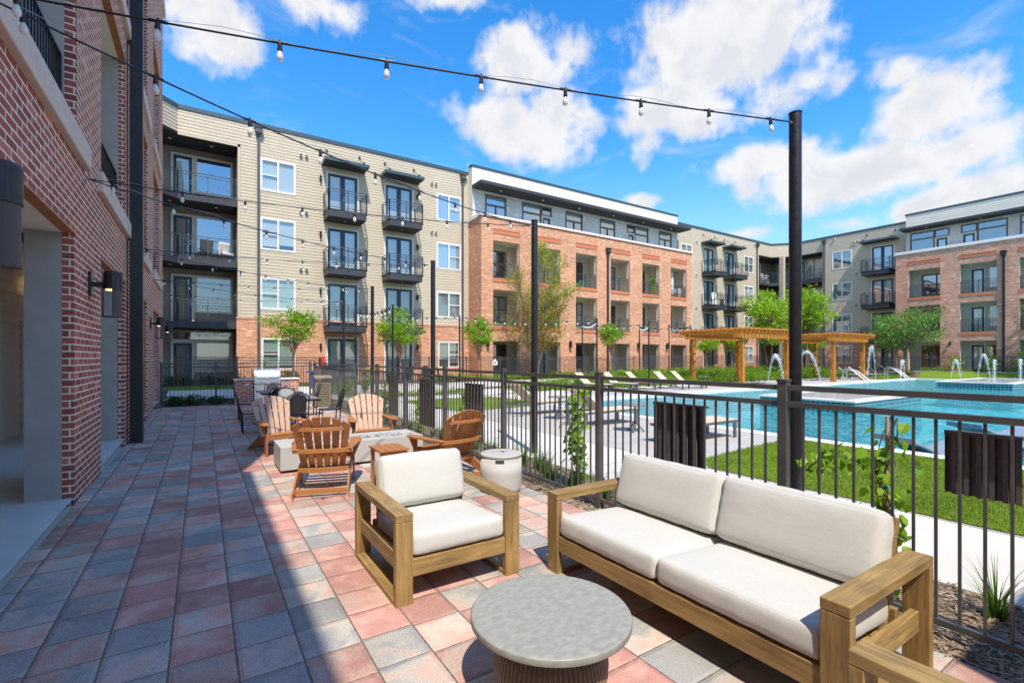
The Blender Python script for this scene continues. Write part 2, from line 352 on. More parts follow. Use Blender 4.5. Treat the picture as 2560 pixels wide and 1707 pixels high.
def watermat():
    m, gg, b, o = newmat('pool_water'); gg.t.nodes.remove(b); v = objc(gg)
    fr = gg.n('ShaderNodeLayerWeight'); fr.inputs[0].default_value = .5
    rip = gg.m('ADD', gg.m('MULTIPLY', gg.noise(gg.vm('MULTIPLY', v, (1, 1.3, 1)), 3.4, 3, .6, 0, .7), .65), gg.m('MULTIPLY', gg.noise(v, 11., 3, .6, 0, .5), .35))
    nb = gg.bump(rip, .8, .12)
    ff = gg.m('ADD', gg.m('MULTIPLY', gg.m('POWER', fr.outputs['Facing'], 5.), .95), .025, clamp=True)
    gg.put(fr.inputs['Normal'], nb)
    tr = gg.n('ShaderNodeBsdfTransparent'); tr.inputs[0].default_value = (.45, .88, .93, 1)
    gl = gg.n('ShaderNodeBsdfGlossy'); gl.inputs['Roughness'].default_value = .03; gg.put(gl.inputs['Normal'], nb)
    df = gg.n('ShaderNodeBsdfDiffuse'); gg.put(df.inputs[0], gg.ramp(rip, [(.34, (.015, .25, .32)), (.50, (.07, .48, .54)), (.64, (.42, .80, .80))])); gg.put(df.inputs['Normal'], nb)
    m0 = gg.n('ShaderNodeMixShader'); m0.inputs[0].default_value = .42
    gg.t.links.new(tr.outputs[0], m0.inputs[1]); gg.t.links.new(df.outputs[0], m0.inputs[2])
    mx = gg.n('ShaderNodeMixShader'); gg.put(mx.inputs[0], gg.m('MULTIPLY', ff, .62))
    gg.t.links.new(m0.outputs[0], mx.inputs[1]); gg.t.links.new(gl.outputs[0], mx.inputs[2]); gg.t.links.new(mx.outputs[0], o.inputs[0]); return m
M['water'] = watermat()
def tilemat(name, c, s=.15):
    m, gg, b, o = newmat(name); v = objc(gg); x, y, z = gg.xyz(v)
    u = gg.m('FRACT', gg.m('DIVIDE', gg.m('ADD', x, y), s)); w = gg.m('FRACT', gg.m('DIVIDE', z, s))
    d = gg.m('MINIMUM', gg.m('MINIMUM', u, gg.m('SUBTRACT', 1., u)), gg.m('MINIMUM', w, gg.m('SUBTRACT', 1., w)))
    r = gg.white(gg.com(gg.m('FLOOR', gg.m('DIVIDE', gg.m('ADD', x, y), s)), gg.m('FLOOR', gg.m('DIVIDE', z, s)), 0.))
    cc = gg.mix(r, tuple(q*.75 for q in c), tuple(min(1, q*1.25) for q in c))
    gg.put(b.inputs['Base Color'], gg.mix(gg.sm(d, .02, .05), (.55, .6, .6), cc)); b.inputs['Roughness'].default_value = .15; return m
M['tile'] = tilemat('teal_pool_tile', (.02, .17, .21)); M['plaster'] = plain('pool_plaster', (.40, .66, .70), .8, var=.06, vs=1)
M['plaster_grey'] = plain('sun_ledge_plaster', (.50, .54, .54), .8, var=.15, vs=1.2)
M['island_top'] = tilemat('pale_island_paver', (.52, .52, .49), .4)
def bulbmat():
    m, gg, b, o = newmat('clear_bulb_glass')
    b.inputs['Base Color'].default_value = (.93, .92, .90, 1); b.inputs['Roughness'].default_value = .12
    tr = gg.n('ShaderNodeBsdfTransparent'); mx = gg.n('ShaderNodeMixShader'); mx.inputs[0].default_value = .72
    gg.t.links.new(tr.outputs[0], mx.inputs[1]); gg.t.links.new(b.outputs[0], mx.inputs[2]); gg.t.links.new(mx.outputs[0], o.inputs[0]); return m
M['bulb'] = bulbmat()
def emit(name, c, s):
    m, gg, b, o = newmat(name); b.inputs['Base Color'].default_value = c+(1,)
    b.inputs['Emission Color'].default_value = c+(1,); b.inputs['Emission Strength'].default_value = s; return m
M['lamp_glow'] = emit('lit_lamp', (1., .62, .25), 1.1); M['downlight'] = plain('downlight_lens', (.9, .88, .8), .3, var=.02)
def spraymat():
    m, gg, b, o = newmat('water_spray'); b.inputs['Base Color'].default_value = (.9, .93, .95, 1); b.inputs['Roughness'].default_value = .15
    tr = gg.n('ShaderNodeBsdfTransparent'); mx = gg.n('ShaderNodeMixShader'); mx.inputs[0].default_value = .42
    gg.t.links.new(tr.outputs[0], mx.inputs[1]); gg.t.links.new(b.outputs[0], mx.inputs[2]); gg.t.links.new(mx.outputs[0], o.inputs[0]); return m
M['spray'] = spraymat()
def tabletop():
    m, gg, b, o = newmat('mottled_cement_tabletop'); v = objc(gg)
    n = gg.noise(gg.vm('MULTIPLY', v, (1, 1.6, 1)), 21., 4, .55, 0, .1)
    gg.put(b.inputs['Base Color'], gg.ramp(n, [(.32, (.255, .26, .23)), (.5, (.305, .305, .265)), (.68, (.355, .35, .305))]))
    b.inputs['Roughness'].default_value = .5; gg.put(b.inputs['Normal'], gg.bump(gg.noise(v, 90., 3), .06, .002)); return m
M['cement_top'] = tabletop()
M['ribbed'] = plain('ribbed_bronze_base', (.24, .17, .11), .45, var=.12, vs=8)
M['perf'] = plain('perforated_bronze_screen', (.085, .075, .068), .6, var=.2, vs=300)

# ------------------------------------------------------------------ mesh helpers
class MB:
    def __init__(s): s.v = []; s.f = []; s.mi = []; s.k = 0
    def add(s, vs, fs):
        o = len(s.v); s.v += [tuple(q) for q in vs]
        for f in fs: s.f.append([i+o for i in f]); s.mi.append(s.k)
    def mat(s, k): s.k = k; return s
    def box(s, a, b):
        x0, y0, z0 = a; x1, y1, z1 = b
        s.add([(x0,y0,z0),(x1,y0,z0),(x1,y1,z0),(x0,y1,z0),(x0,y0,z1),(x1,y0,z1),(x1,y1,z1),(x0,y1,z1)],
              [(3,2,1,0),(4,5,6,7),(0,1,5,4),(1,2,6,5),(2,3,7,6),(3,0,4,7)]); return s
    def bar(s, p, q, w, h, up=(0,0,1)):
        p = Vector(p); q = Vector(q); d = (q-p).normalized(); u = Vector(up)
        if abs(d.dot(u)) > .99: u = Vector((0, 1, 0))
        r = d.cross(u).normalized(); u = r.cross(d)
        a = r*(w/2); c = u*(h/2)
        s.add([p-a-c, p+a-c, p+a+c, p-a+c, q-a-c, q+a-c, q+a+c, q-a+c],
              [(0,1,2,3),(7,6,5,4),(0,4,5,1),(1,5,6,2),(2,6,7,3),(3,7,4,0)]); return s
    def tube(s, pts, r, n=8, cap=True):
        pts = [Vector(p) for p in pts]; rs = r if isinstance(r, (list, tuple)) else [r]*len(pts)
        vs = []; fs = []; ref = None
        for i, p in enumerate(pts):
            d = (pts[min(i+1, len(pts)-1)]-pts[max(i-1, 0)])
            d = d.normalized() if d.length > 1e-9 else Vector((0, 0, 1))
            if ref is None: ref = Vector((1, 0, 0)) if abs(d.x) < .9 else Vector((0, 1, 0))
            a = (ref-d*ref.dot(d)).normalized(); ref = a; b = d.cross(a)
            for j in range(n):
                t = 2*math.pi*j/n; vs.append(p+(a*math.cos(t)+b*math.sin(t))*rs[i])
        for i in range(len(pts)-1):
            for j in range(n):
                k = (j+1) % n; fs.append((i*n+j, i*n+k, (i+1)*n+k, (i+1)*n+j))
        if cap: fs += [tuple(range(n))[::-1], tuple(range((len(pts)-1)*n, len(pts)*n))]
        s.add(vs, fs); return s
    def lathe(s, prof, n=24, c=(0,0,0), cap=True, rib=0, ribn=0):
        vs = []; fs = []
        for r, z in prof:
            for j in range(n):
                t = 2*math.pi*j/n; rr = r*(1+rib*math.cos(t*ribn)) if ribn else r
                vs.append((c[0]+rr*math.cos(t), c[1]+rr*math.sin(t), c[2]+z))
        for i in range(len(prof)-1):
            for j in range(n):
                k = (j+1) % n; fs.append((i*n+j, i*n+k, (i+1)*n+k, (i+1)*n+j))
        if cap: fs += [tuple(range(n))[::-1], tuple(range((len(prof)-1)*n, len(prof)*n))]
        s.add(vs, fs); return s
    def prism(s, poly, z0, z1):
        n = len(poly); vs = [(x, y, z0) for x, y in poly]+[(x, y, z1) for x, y in poly]
        s.add(vs, [tuple(range(n))[::-1], tuple(range(n, 2*n))]+[(i, (i+1) % n, n+(i+1) % n, n+i) for i in range(n)]); return s
    def slabpoly(s, P3, off):
        off = Vector(off); n = len(P3); vs = [Vector(p) for p in P3]; vs += [v+off for v in vs[:n]]
        s.add(vs, [tuple(range(n))[::-1], tuple(range(n, 2*n))]+[(i, (i+1) % n, n+(i+1) % n, n+i) for i in range(n)]); return s
    def quad(s, *p): s.add(p, [tuple(range(len(p)))]); return s
    def build(s, name, mats, parent=None, smooth=False, bevel=0, seg=2, world=False):
        me = bpy.data.meshes.new(name); me.from_pydata(s.v, [], s.f); me.update()
        if not isinstance(mats, (list, tuple)): mats = [mats]
        for m in mats: me.materials.append(M[m] if isinstance(m, str) else m)
        if len(mats) > 1: me.polygons.foreach_set('material_index', s.mi)
        if smooth: me.polygons.foreach_set('use_smooth', [True]*len(me.polygons))
        o = bpy.data.objects.new(name, me); C.objects.link(o)
        if parent:
            o.parent = parent
            if world:
                p = parent; off = Vector((0, 0, 0))
                while p: off += Vector(p.location); p = p.parent
                o.location = -off
        if bevel:
            bm = o.modifiers.new('bevel', 'BEVEL'); bm.width = bevel; bm.segments = seg; bm.limit_method = 'ANGLE'; bm.angle_limit = R(40)
        if smooth:
            try:
                wn = o.modifiers.new('wn', 'WEIGHTED_NORMAL'); wn.keep_sharp = True
            except Exception: pass
        return o

def tag(o, label=None, cat=None, group=None, kind=None):
    if label: o['label'] = label
    if cat: o['category'] = cat
    if group: o['group'] = group
    if kind: o['kind'] = kind
    return o
def thing(name, label, cat, loc=(0,0,0), rz=0, group=None):
    o = bpy.data.objects.new(name, None); C.objects.link(o); o.location = loc; o.rotation_euler = (0, 0, rz)
    o.empty_display_size = .2
    return tag(o, label, cat, group)
KIDS = {}
def kids(o): return [c for c in C.objects if c.parent == o]
def copy_tree(o, parent=None):
    c = o.copy(); C.objects.link(c); c.parent = parent
    for ch in KIDSOF(o): copy_tree(ch, c)
    return c
def KIDSOF(o): return list(o.children)
def dup(o, loc, rz=None, label=None, group=None, sc=None):
    c = copy_tree(o); c.location = loc
    if rz is not None: c.rotation_euler = (0, 0, rz)
    if sc is not None: c.scale = (sc, sc, sc) if not isinstance(sc, tuple) else sc
    if label: c['label'] = label
    if group: c['group'] = group
    return c
def structure(o): o['kind'] = 'structure'; return o

# a wall plane: u runs along the wall, n outwards
class Pl:
    def __init__(s, o, u, n): s.o = Vector(o); s.u = Vector(u).normalized(); s.n = Vector(n).normalized(); s.surf = False
    def on(s, d=.075):                      # the same plane for fittings planted on the wall's face
        q = Pl(s.o+s.n*d, s.u, s.n); q.surf = True; return q
    def p(s, u, z, n=0.): q = s.o+s.u*u+s.n*n; return (q.x, q.y, z)
    def box(s, mb, u0, u1, z0, z1, n0, n1):
        a = [s.p(u, z, n) for n in (n0, n1) for z in (z0, z1) for u in (u0, u1)]
        mb.add(a, [(0,1,3,2),(4,6,7,5),(0,4,5,1),(2,3,7,6),(0,2,6,4),(1,5,7,3)])
def cols(u0, u1, z0, z1, holes):
    us = sorted({u0, u1} | {h[0] for h in holes if u0 < h[0] < u1} | {h[1] for h in holes if u0 < h[1] < u1})
    out = []
    holes = [(h[0], h[1], max(h[2], z0), min(h[3], z1)) for h in holes if h[2] < z1 and h[3] > z0]
    for a, b in zip(us, us[1:]):
        mid = (a+b)/2; cut = sorted([(h[2], h[3]) for h in holes if h[0] < mid < h[1]]); z = z0
        for c0, c1 in cut:
            if c0 > z: out.append((a, b, z, min(c0, z1)))
            z = max(z, c1)
        if z < z1: out.append((a, b, z, z1))
    return out
def flatwall(mb, pl, u0, u1, z0, z1, holes=(), n=0.):
    for a, b, c, d in cols(u0, u1, z0, z1, holes): mb.quad(pl.p(a, c, n), pl.p(b, c, n), pl.p(b, d, n), pl.p(a, d, n))
def sidewall(mb, pl, u0, u1, z0, z1, holes=(), H=.16, T=.016):
    for a, b, c, d in cols(u0, u1, z0, z1, holes):
        k = math.floor(c/H)
        while k*H < d-1e-6:
            zb = max(c, k*H); zt = min(d, (k+1)*H)
            if zt-zb > 1e-4:
                nb = T*(1-(zb-k*H)/H); nt = T*(1-(zt-k*H)/H)
                mb.quad(pl.p(a, zb, nb), pl.p(b, zb, nb), pl.p(b, zt, nt), pl.p(a, zt, nt))
                mb.quad(pl.p(a, zb, 0), pl.p(b, zb, 0), pl.p(b, zb, nb), pl.p(a, zb, nb))
            k += 1
def reveal(mb, pl, u0, u1, z0, z1, depth):
    """jambs, head and sill of an opening, going inwards"""
    mb.quad(pl.p(u0, z0, 0), pl.p(u0, z1, 0), pl.p(u0, z1, -depth), pl.p(u0, z0, -depth))
    mb.quad(pl.p(u1, z0, 0), pl.p(u1, z1, 0), pl.p(u1, z1, -depth), pl.p(u1, z0, -depth))
    mb.quad(pl.p(u0, z1, 0), pl.p(u1, z1, 0), pl.p(u1, z1, -depth), pl.p(u0, z1, -depth))
    mb.quad(pl.p(u0, z0, 0), pl.p(u1, z0, 0), pl.p(u1, z0, -depth), pl.p(u0, z0, -depth))

# ------------------------------------------------------------------ building parts
def pane(pl, u0, u1, z0, z1, n, par, glass='glass', blind='blind', bz=None):
    b = MB(); b.quad(pl.p(u0, z0, n), pl.p(u1, z0, n), pl.p(u1, z1, n), pl.p(u0, z1, n)); b.build('pane', glass, par, world=True)
    db, di = (.012, .022) if pl.surf else (.05, .14)
    k = MB(); k.mat(1); k.quad(pl.p(u0, z0, n-di), pl.p(u1, z0, n-di), pl.p(u1, z1, n-di), pl.p(u0, z1, n-di))
    if blind:
        zb = z0 if bz is None else z1-(z1-z0)*bz
        k.mat(0); k.quad(pl.p(u0, zb, n-db), pl.p(u1, zb, n-db), pl.p(u1, z1, n-db), pl.p(u0, z1, n-db))
    k.build('blind', [blind or 'interior', 'interior'], par, world=True)
def window(pl, par, u0, u1, z0, z1, split='dl', frame='trim_white', glass='glass', blind='blind', fw=.09, bz=None, ts=None):
    """frame with a mullion; 'dl' = sash on the left half, 'dr' on the right; ts = transom height"""
    b = MB(); o = .035; i = -.06
    pl.box(b, u0, u0+fw, z0, z1, i, o); pl.box(b, u1-fw, u1, z0, z1, i, o)
    pl.box(b, u0+fw, u1-fw, z0, z0+fw, i, o); pl.box(b, u0+fw, u1-fw, z1-fw, z1, i, o)
    um = (u0+u1)/2; mw = .045; cells = []
    zt = z1-fw
    if ts:
        pl.box(b, u0+fw, u1-fw, ts-.05, ts+.05, i+.002, o-.004); zt = ts-.05
        if split: pass
        cells.append((u0+fw, u1-fw, ts+.05, z1-fw))
    if split:
        pl.box(b, um-mw, um+mw, z0+fw, zt, i+.004, o-.006)
        zm = z0+fw+(zt-z0-fw)*.5
        L = (u0+fw, um-mw); Rr = (um+mw, u1-fw)
        for side, (a, c) in (('l', L), ('r', Rr)):
            if split == 'd'+side or split == 'dd':
                pl.box(b, a, c, zm-.025, zm+.025, i+.006, o-.012); cells += [(a, c, z0+fw, zm-.025), (a, c, zm+.025, zt)]
            else: cells.append((a, c, z0+fw, zt))
    else: cells.append((u0+fw, u1-fw, z0+fw, zt))
    w = b.build('window', frame, par, world=True)
    for a, c, d, e in cells: pane(pl, a, c, d, e, -.02, w, glass, blind, bz)
    return w
def french_door(pl, par, u0, u1, z0, z1, glass='glass', blind='blind', leafs=2):
    b = MB(); t = .11
    pl.box(b, u0, u0+t, z0, z1, -.05, .035); pl.box(b, u1-t, u1, z0, z1, -.05, .035); pl.box(b, u0+t, u1-t, z1-t, z1, -.05, .035)
    d = b.build('french_door' if leafs == 2 else 'patio_door', 'trim_cream', par, world=True)
    a, c = u0+t, u1-t; w = (c-a)/leafs
    for k in range(leafs):
        q0, q1 = a+k*w+.004, a+(k+1)*w-.004; st = .12; l = MB(); zb, zt = z0+.02, z1-t-.005
        pl.box(l, q0, q0+st, zb, zt, -.045, -.005); pl.box(l, q1-st, q1, zb, zt, -.045, -.005)
        pl.box(l, q0+st, q1-st, zb, zb+.24, -.045, -.005); pl.box(l, q0+st, q1-st, zt-st, zt, -.045, -.005)
        l.build('door_leaf', 'navy', d, world=True)
        pane(pl, q0+st, q1-st, zb+.24, zt-st, -.03, d, glass, blind)
        if k == leafs-1:
            h = MB(); hu = q0+.06
            if leafs == 1: hu = q1-.06
            h.tube([pl.p(hu, z0+1.0, -.01), pl.p(hu, z0+1.0, .045)], .028, 8); h.tube([pl.p(hu, z0+1.16, -.01), pl.p(hu, z0+1.16, .03)], .026, 8)
            h.build('door_handle', 'steel', d, world=True)
    return d
def rail_run(mb, a, b, z0, ht=1.08, step=.11, posts=None, pick=.013, sec=True):
    a = Vector((a[0], a[1], 0)); b = Vector((b[0], b[1], 0)); L = (b-a).length; d = (b-a)/L
    up = Vector((0, 0, 1))
    mb.bar(a+up*(z0+ht), b+up*(z0+ht), .045, .03)
    if sec: mb.bar(a+up*(z0+ht-.13), b+up*(z0+ht-.13), .03, .025)
    mb.bar(a+up*(z0+.10), b+up*(z0+.10), .03, .03)
    n = max(2, int(L/step))
    for i in range(1, n):
        p = a+d*(L*i/n); mb.bar(p+up*(z0+.112), p+up*(z0+ht-(.14 if sec else .012)), pick, pick)
    np_ = posts or max(1, round(L/1.2))
    for i in range(np_+1):
        p = a+d*(L*i/np_); mb.bar(p+up*(z0-.12), p+up*(z0+ht-.014), .042, .042)
def balcony(pl, par, u0, u1, ff, dep=1.27):
    b = MB(); pl.box(b, u0, u1, ff-.30, ff+.06, .004, dep); pl.box(b, u0-.03, u1+.03, ff+.06, ff+.085, .004, dep+.03)
    b.mat(1); pl.box(b, u0+.05, u1-.05, ff-.318, ff-.301, .02, dep-.05)
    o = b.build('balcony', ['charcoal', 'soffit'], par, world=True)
    r = MB(); e = .0
    A = pl.p(u0, 0, .03); B = pl.p(u0, 0, dep+.045); Cc = pl.p(u1, 0, dep+.045); Dd = pl.p(u1, 0, .03)
    for p, q, ps in ((A, B, 1), (B, Cc, 2), (Cc, Dd, 1)): rail_run(r, p, q, ff+.085, 1.05, .10, ps, .010)
    r.build('railing', 'steel_grey', o, world=True)
    l = MB(); c = pl.p((u0+u1)/2, ff-.33, dep*.5); l.lathe([(.05, 0), (.05, .012)], 10, c); l.build('downlight', 'downlight', o, world=True)
    return o
def awning(pl, par, u0, u1, zb, dep=1.04, th=.17):
    b = MB(); pl.box(b, u0, u1, zb, zb+th, .01, dep); b.mat(1); pl.box(b, u0+.06, u1-.06, zb-.006, zb-.002, .04, dep-.06)
    for u in (u0+.28, u1-.28):
        b.mat(2); b.tube([pl.p(u, zb+.85, .03), pl.p(u, zb+th, dep-.12)], .014, 6); pl.box(b, u-.06, u+.06, zb+.78, zb+.92, .002, .04)
        pl.box(b, u-.05, u+.05, zb+th, zb+th+.12, dep-.16, dep-.06)
    return b.build('awning', ['coping_metal', 'soffit', 'charcoal'], par, world=True)
def downspout(pl, par, u, ztop, zbot, w=.11, head=True, mat='steel_grey'):
    b = MB(); pl.box(b, u-w/2, u+w/2, zbot, ztop-.42, .03, .03+w*.8)
    if head:
        pl.box(b, u-.15, u+.15, ztop-.24, ztop, .02, .26); pl.box(b, u-.19, u+.19, ztop, ztop+.05, .02, .30)
        a = [pl.p(u-.15, ztop-.24, .02), pl.p(u+.15, ztop-.24, .02), pl.p(u+.15, ztop-.24, .26), pl.p(u-.15, ztop-.24, .26)]
        c = [pl.p(u-w/2, ztop-.42, .03), pl.p(u+w/2, ztop-.42, .03), pl.p(u+w/2, ztop-.42, .03+w*.8), pl.p(u-w/2, ztop-.42, .03+w*.8)]
        b.add(a+c, [(0,1,5,4),(1,2,6,5),(2,3,7,6),(3,0,4,7)])
    return b.build('downspout', mat, par, world=True)
def vents(pl, par, spots):
    for u, z in spots:
        b = MB(); pl.box(b, u-.07, u+.07, z-.07, z+.08, .002, .13); b.mat(1); pl.box(b, u-.05, u+.05, z-.06, z+.05, .131, .134)
        b.build('vent_hood', ['trim_cream', 'interior'], par, world=True)
def walllight(pl, par, u, z):
    b = MB(); pl.box(b, u-.05, u+.05, z-.12, z+.12, .002, .05); b.tube([pl.p(u, z-.16, .11), pl.p(u, z+.16, .11)], .055, 10)
    b.build('wall_light', 'black_metal', par, world=True)
def ceiling_dots(par, pts):
    for p in pts:
        l = MB(); l.lathe([(.08, -.014), (.08, 0)], 12, p); l.build('downlight', 'downlight', par, world=True)
def coping(mb, pl, u0, u1, z0, z1, n0=-.35, n1=.05): pl.box(mb, u0, u1, z0, z1, n0, n1)

# leaf clouds
def leaf_verts(mb, p, s, rng, asp=.55, down=0.):
    a = Vector((rng.gauss(0, 1), rng.gauss(0, 1), rng.gauss(0, 1)-down)).normalized()
    n = Vector((rng.gauss(0, 1), rng.gauss(0, 1), rng.gauss(0, 1)+.6)); b = a.cross(n)
    b = b.normalized() if b.length > 1e-6 else Vector((1, 0, 0))
    L = s*rng.uniform(.7, 1.3); p = Vector(p)
    o = len(mb.v); t = b*L*asp*.5
    mb.v += [tuple(p), tuple(p+a*L*.5+t), tuple(p+a*L), tuple(p+a*L*.5-t)]
    mb.f.append([o, o+1, o+2, o+3]); mb.mi.append(mb.k)
def crown(rng, blobs, nclump, nleaf, ls, spread, hollow=.55, asp=.6):
    """leaf clumps spread through ellipsoids, denser towards the outside"""
    mb = MB(); cl = []
    tot = sum(b[3]*b[4]*b[5] for b in blobs)
    for (cx, cy, cz, rx, ry, rz) in blobs:
        for _ in range(max(2, int(nclump*rx*ry*rz/tot))):
            d = Vector((rng.gauss(0, 1), rng.gauss(0, 1), rng.gauss(0, 1))).normalized(); q = rng.uniform(hollow, 1.04)**.8
            c = Vector((cx+d.x*rx*q, cy+d.y*ry*q, cz+d.z*rz*q)); cl.append(c)
            k = int(nleaf*rng.uniform(.5, 1.5)); sp = spread*rng.uniform(.6, 1.35)
            for _ in range(k):
                leaf_verts(mb, c+Vector((rng.gauss(0, sp), rng.gauss(0, sp), rng.gauss(0, sp*.65))), ls, rng, asp)
    return mb, cl
def limbs(mb, rng, base, trunk, cl, r0=.05, frac=.35, top=None):
    """trunk polyline plus branches reaching to some of the clumps"""
    pts = [Vector(p) for p in trunk]; n = len(pts)
    mb.tube(pts, [r0*(1-.45*i/(n-1)) for i in range(n)], 8)
    e = pts[-1]
    for c in cl:
        if rng.random() < frac:
            s = e.lerp(pts[-2], rng.random()*.6); m = s.lerp(c, .5)+Vector((rng.gauss(0, .08), rng.gauss(0, .08), .06))
            mb.tube([s, m, c], [r0*.38, r0*.22, r0*.07], 5, cap=False)

# ------------------------------------------------------------------ BUILDINGS
def gh(x, y):
    def s(t): t = max(0., min(1., t)); return t*t*(3-2*t)
    return max(.32*s((y-18.2)/4.5), .50*s((x-46.9)/2.2) if y < 24 else .0, .46*s((y-18.2)/5.)*s((x-20)/10.))

FFL = [9.40, 6.35, 3.30]
# ---- clubhouse wing along the patio
PL = Pl((-1.19, 0, 0), (0, 1, 0), (1, 0, 0))
club = thing('brick_building', 'dark red brick building at the left edge, in shade, with tall openings', 'building', (-1.19, 10, 0))
low = [(4.7, 7.09), (8.78, 11.2), (13.74, 15.48), (17.38, 19.36)]
up = [(4.4, 7.2), (8.79, 11.3), (13.73, 15.6), (17.4, 19.6)]
holes = [(a, b, 0, 3.02) for a, b in low]+[(a, b, 4.15, 7.1) for a, b in up]+[(a, b, 7.9, 10.9) for a, b in up]
b = MB(); flatwall(b, PL, 2.6, 21.26, -.1, 13.9, holes); flatwall(b, PL, -16, 2.6, -.1, 8.35)
for h in holes:
    u0, u1, z0, z1 = h; reveal(b, PL, u0, u1, z0, z1, .10)
b.quad((-1.19, 21.26, -.1), (-16, 21.26, -.1), (-16, 21.26, 13.9), (-1.19, 21.26, 13.9))
b.quad((-1.19, 3.05, 8.35), (-16, 2.6, 8.35), (-16, 2.6, 13.9), (-1.19, 3.05, 13.9))
b.build('wall', 'brick_dark', club, world=True)
b = MB(); b.box((-16, -16, -.1), (-3.0, 21.2, 8.3)); b.box((-16, 2.65, 8.3), (-3.0, 21.2, 13.85)); b.box((-3.0, -16, 8.1), (-1.25, 2.6, 8.3)); b.box((-3., 2.65, 13.7), (-1.25, 21.2, 13.85)); b.box((-3.0, -16, -.1), (-1.25, 4.2, 8.1))
b.build('roof', 'loggia', club, world=True)
b = MB()
for z0, z1 in ((3.62, 4.12), (7.14, 7.86), (10.94, 11.6)): b.box((-2.99, 4.21, z0), (-1.30, 21.15, z1))
for uu in (7.9, 12.5, 16.4): b.box((-2.99, uu-.08, 4.12), (-1.66, uu+.08, 7.14)); b.box((-2.99, uu-.08, 7.86), (-1.66, uu+.08, 10.94))
b.build('balcony_slab', 'loggia', club, world=True)
for u0, u1, z0, z1 in holes:                                   # grey jamb panels set back behind the brick edge
    b = MB(); PJ = Pl(PL.p(0, 0, -.10), PL.u, PL.n)
    dd = .34 if z0 > 3 else .30
    for ue, sg in ((u0, -1), (u1, 1)): PJ.box(b, min(ue-.0, ue+sg*.09), max(ue, ue+sg*.09), z0, z1, -dd, -.001)
    b.mat(1); PJ.box(b, u0-.09, u1+.09, z1, z1+.12, -dd, -.001)
    b.build('jamb_panel', ['grey_panel', 'loggia'], club, world=True)
    b = MB(); PL.box(b, u0-.06, u1+.06, z1-.002, z1+.016, -.098, .008); b.build('lintel', 'rust', club, world=True)
    if z0 > 3:
        b = MB(); PL.box(b, u0-.32, u1+.45, z0-.26, z0+.02, -.25, .07); b.build('sill', 'stone_sill', club, bevel=.012, world=True)
        b = MB(); A = PL.p(u0+.02, 0, -.14); B = PL.p(u1-.02, 0, -.14); rail_run(b, A, B, z0+.03, .82, .10, 1, .016, False); b.build('railing', 'black_metal', club, world=True)
b = MB(); PQ = Pl((-2.985, 0, 0), (0, 1, 0), (1, 0, 0)); sidewall(b, PQ, 4.2, 21.1, 0, 3.62, [(13.05, 14.15, 0, 2.35)], .19, .018)
b.quad((-2.98, 21.1, 0), (-1.3, 21.1, 0), (-1.3, 21.1, 3.6), (-2.98, 21.1, 3.6))
b.build('porch_wall', 'siding_white', club, world=True)
french_door(PQ, club, 13.05, 14.15, .02, 2.35, blind=None, leafs=1)
b = MB(); PL.box(b, 2.55, 21.34, 13.86, 14.16, -.4, .09); PL.box(b, -16, 2.55, 8.3, 8.5, -.4, .09); b.build('parapet_coping', 'trim_cream', club, world=True)
b = MB(); b.lathe([(.06, 0), (.12, .05), (.13, .13), (.08, .22), (.03, .25)], 14, (-2.86, 13.55, 3.0)); b.build('porch_light', 'lamp_glow', club, True, world=True)
# unseen box added behind the viewer to cast shade on the planting bed
b = MB(); b.box((2.62, -6, -.1), (13, -1.6, 4.0)); b.build('shade_blocker', 'brick_dark', club, world=True)

def wall_lamp(Y, label):
    t = thing('wall_lamp', label, 'wall lamp', (-1.19, Y, 2.16), 0, 'sconces along the brick wall')
    b = MB(); b.box((.001, -.09, .26), (.03, .09, .56)); b.box((.03, -.03, .38), (.14, .03, .44)); b.build('mount', 'black_metal', t)
    b = MB(); b.lathe([(.098, .36), (.098, .575), (.08, .59)], 24, (.23, 0, 0)); b.build('lamp_shade', 'black_metal', t)
    b = MB(); b.lathe([(.075, .345), (.075, .358)], 16, (.23, 0, 0)); b.build('bulb', 'lamp_glow', t)
    b = MB(); n = 14
    vs = []; fs = []
    for i in range(n+1):
        a = -math.pi/2+math.pi*i/n
        for z in (.02, .36): vs.append((.23+.088*math.cos(a), .088*math.sin(a), z))
    for i in range(n): fs.append((2*i, 2*i+2, 2*i+3, 2*i+1))
    b.add(vs, fs); b.lathe([(.092, 0), (.092, .018)], 24, (.23, 0, 0)); b.box((.12, -.012, .0), (.14, .012, .40)); b.build('screen', 'perf', t)
    return t
wall_lamp(3.84, 'black half-cylinder wall lamp cut by the left edge, nearest one on the brick wall')
wall_lamp(7.95, 'black half-cylinder wall lamp on the brick pier between the first two openings')
wall_lamp(16.35, 'black half-cylinder wall lamp on the brick pier just past the black square column')
wall_lamp(20.3, 'small black half-cylinder wall lamp at the far end of the brick wall')
t = thing('steel_column', 'black square steel column standing full height against the brick wall', 'column', (-1.05, 11.62, 0))
b = MB(); b.box((-.10, -.10, .02), (.10, .10, 13.6)); b.build('post', 'black_metal', t, bevel=.006)
b = MB(); b.box((-.13, -.16, .004), (.16, .16, .02)); b.build('base_plate', 'black_metal', t)
t = thing('ceiling_fan', 'brown ceiling fan with pale blades hanging inside the shaded porch', 'ceiling fan', (-2.05, 9.45, 3.62))
b = MB(); b.tube([(0, 0, 0), (0, 0, -.2)], .02, 8); b.lathe([(.02, -.2), (.11, -.22), (.12, -.32), (.06, -.38), (.01, -.40)], 16); b.build('motor', 'bronze_frame', t, True)
for i in range(4):
    b = MB(); a = math.pi/2*i+.4; b.bar((.12*math.cos(a), .12*math.sin(a), -.29), (.62*math.cos(a), .62*math.sin(a), -.30), .13, .012); b.build('blade', 'trim_cream', t)

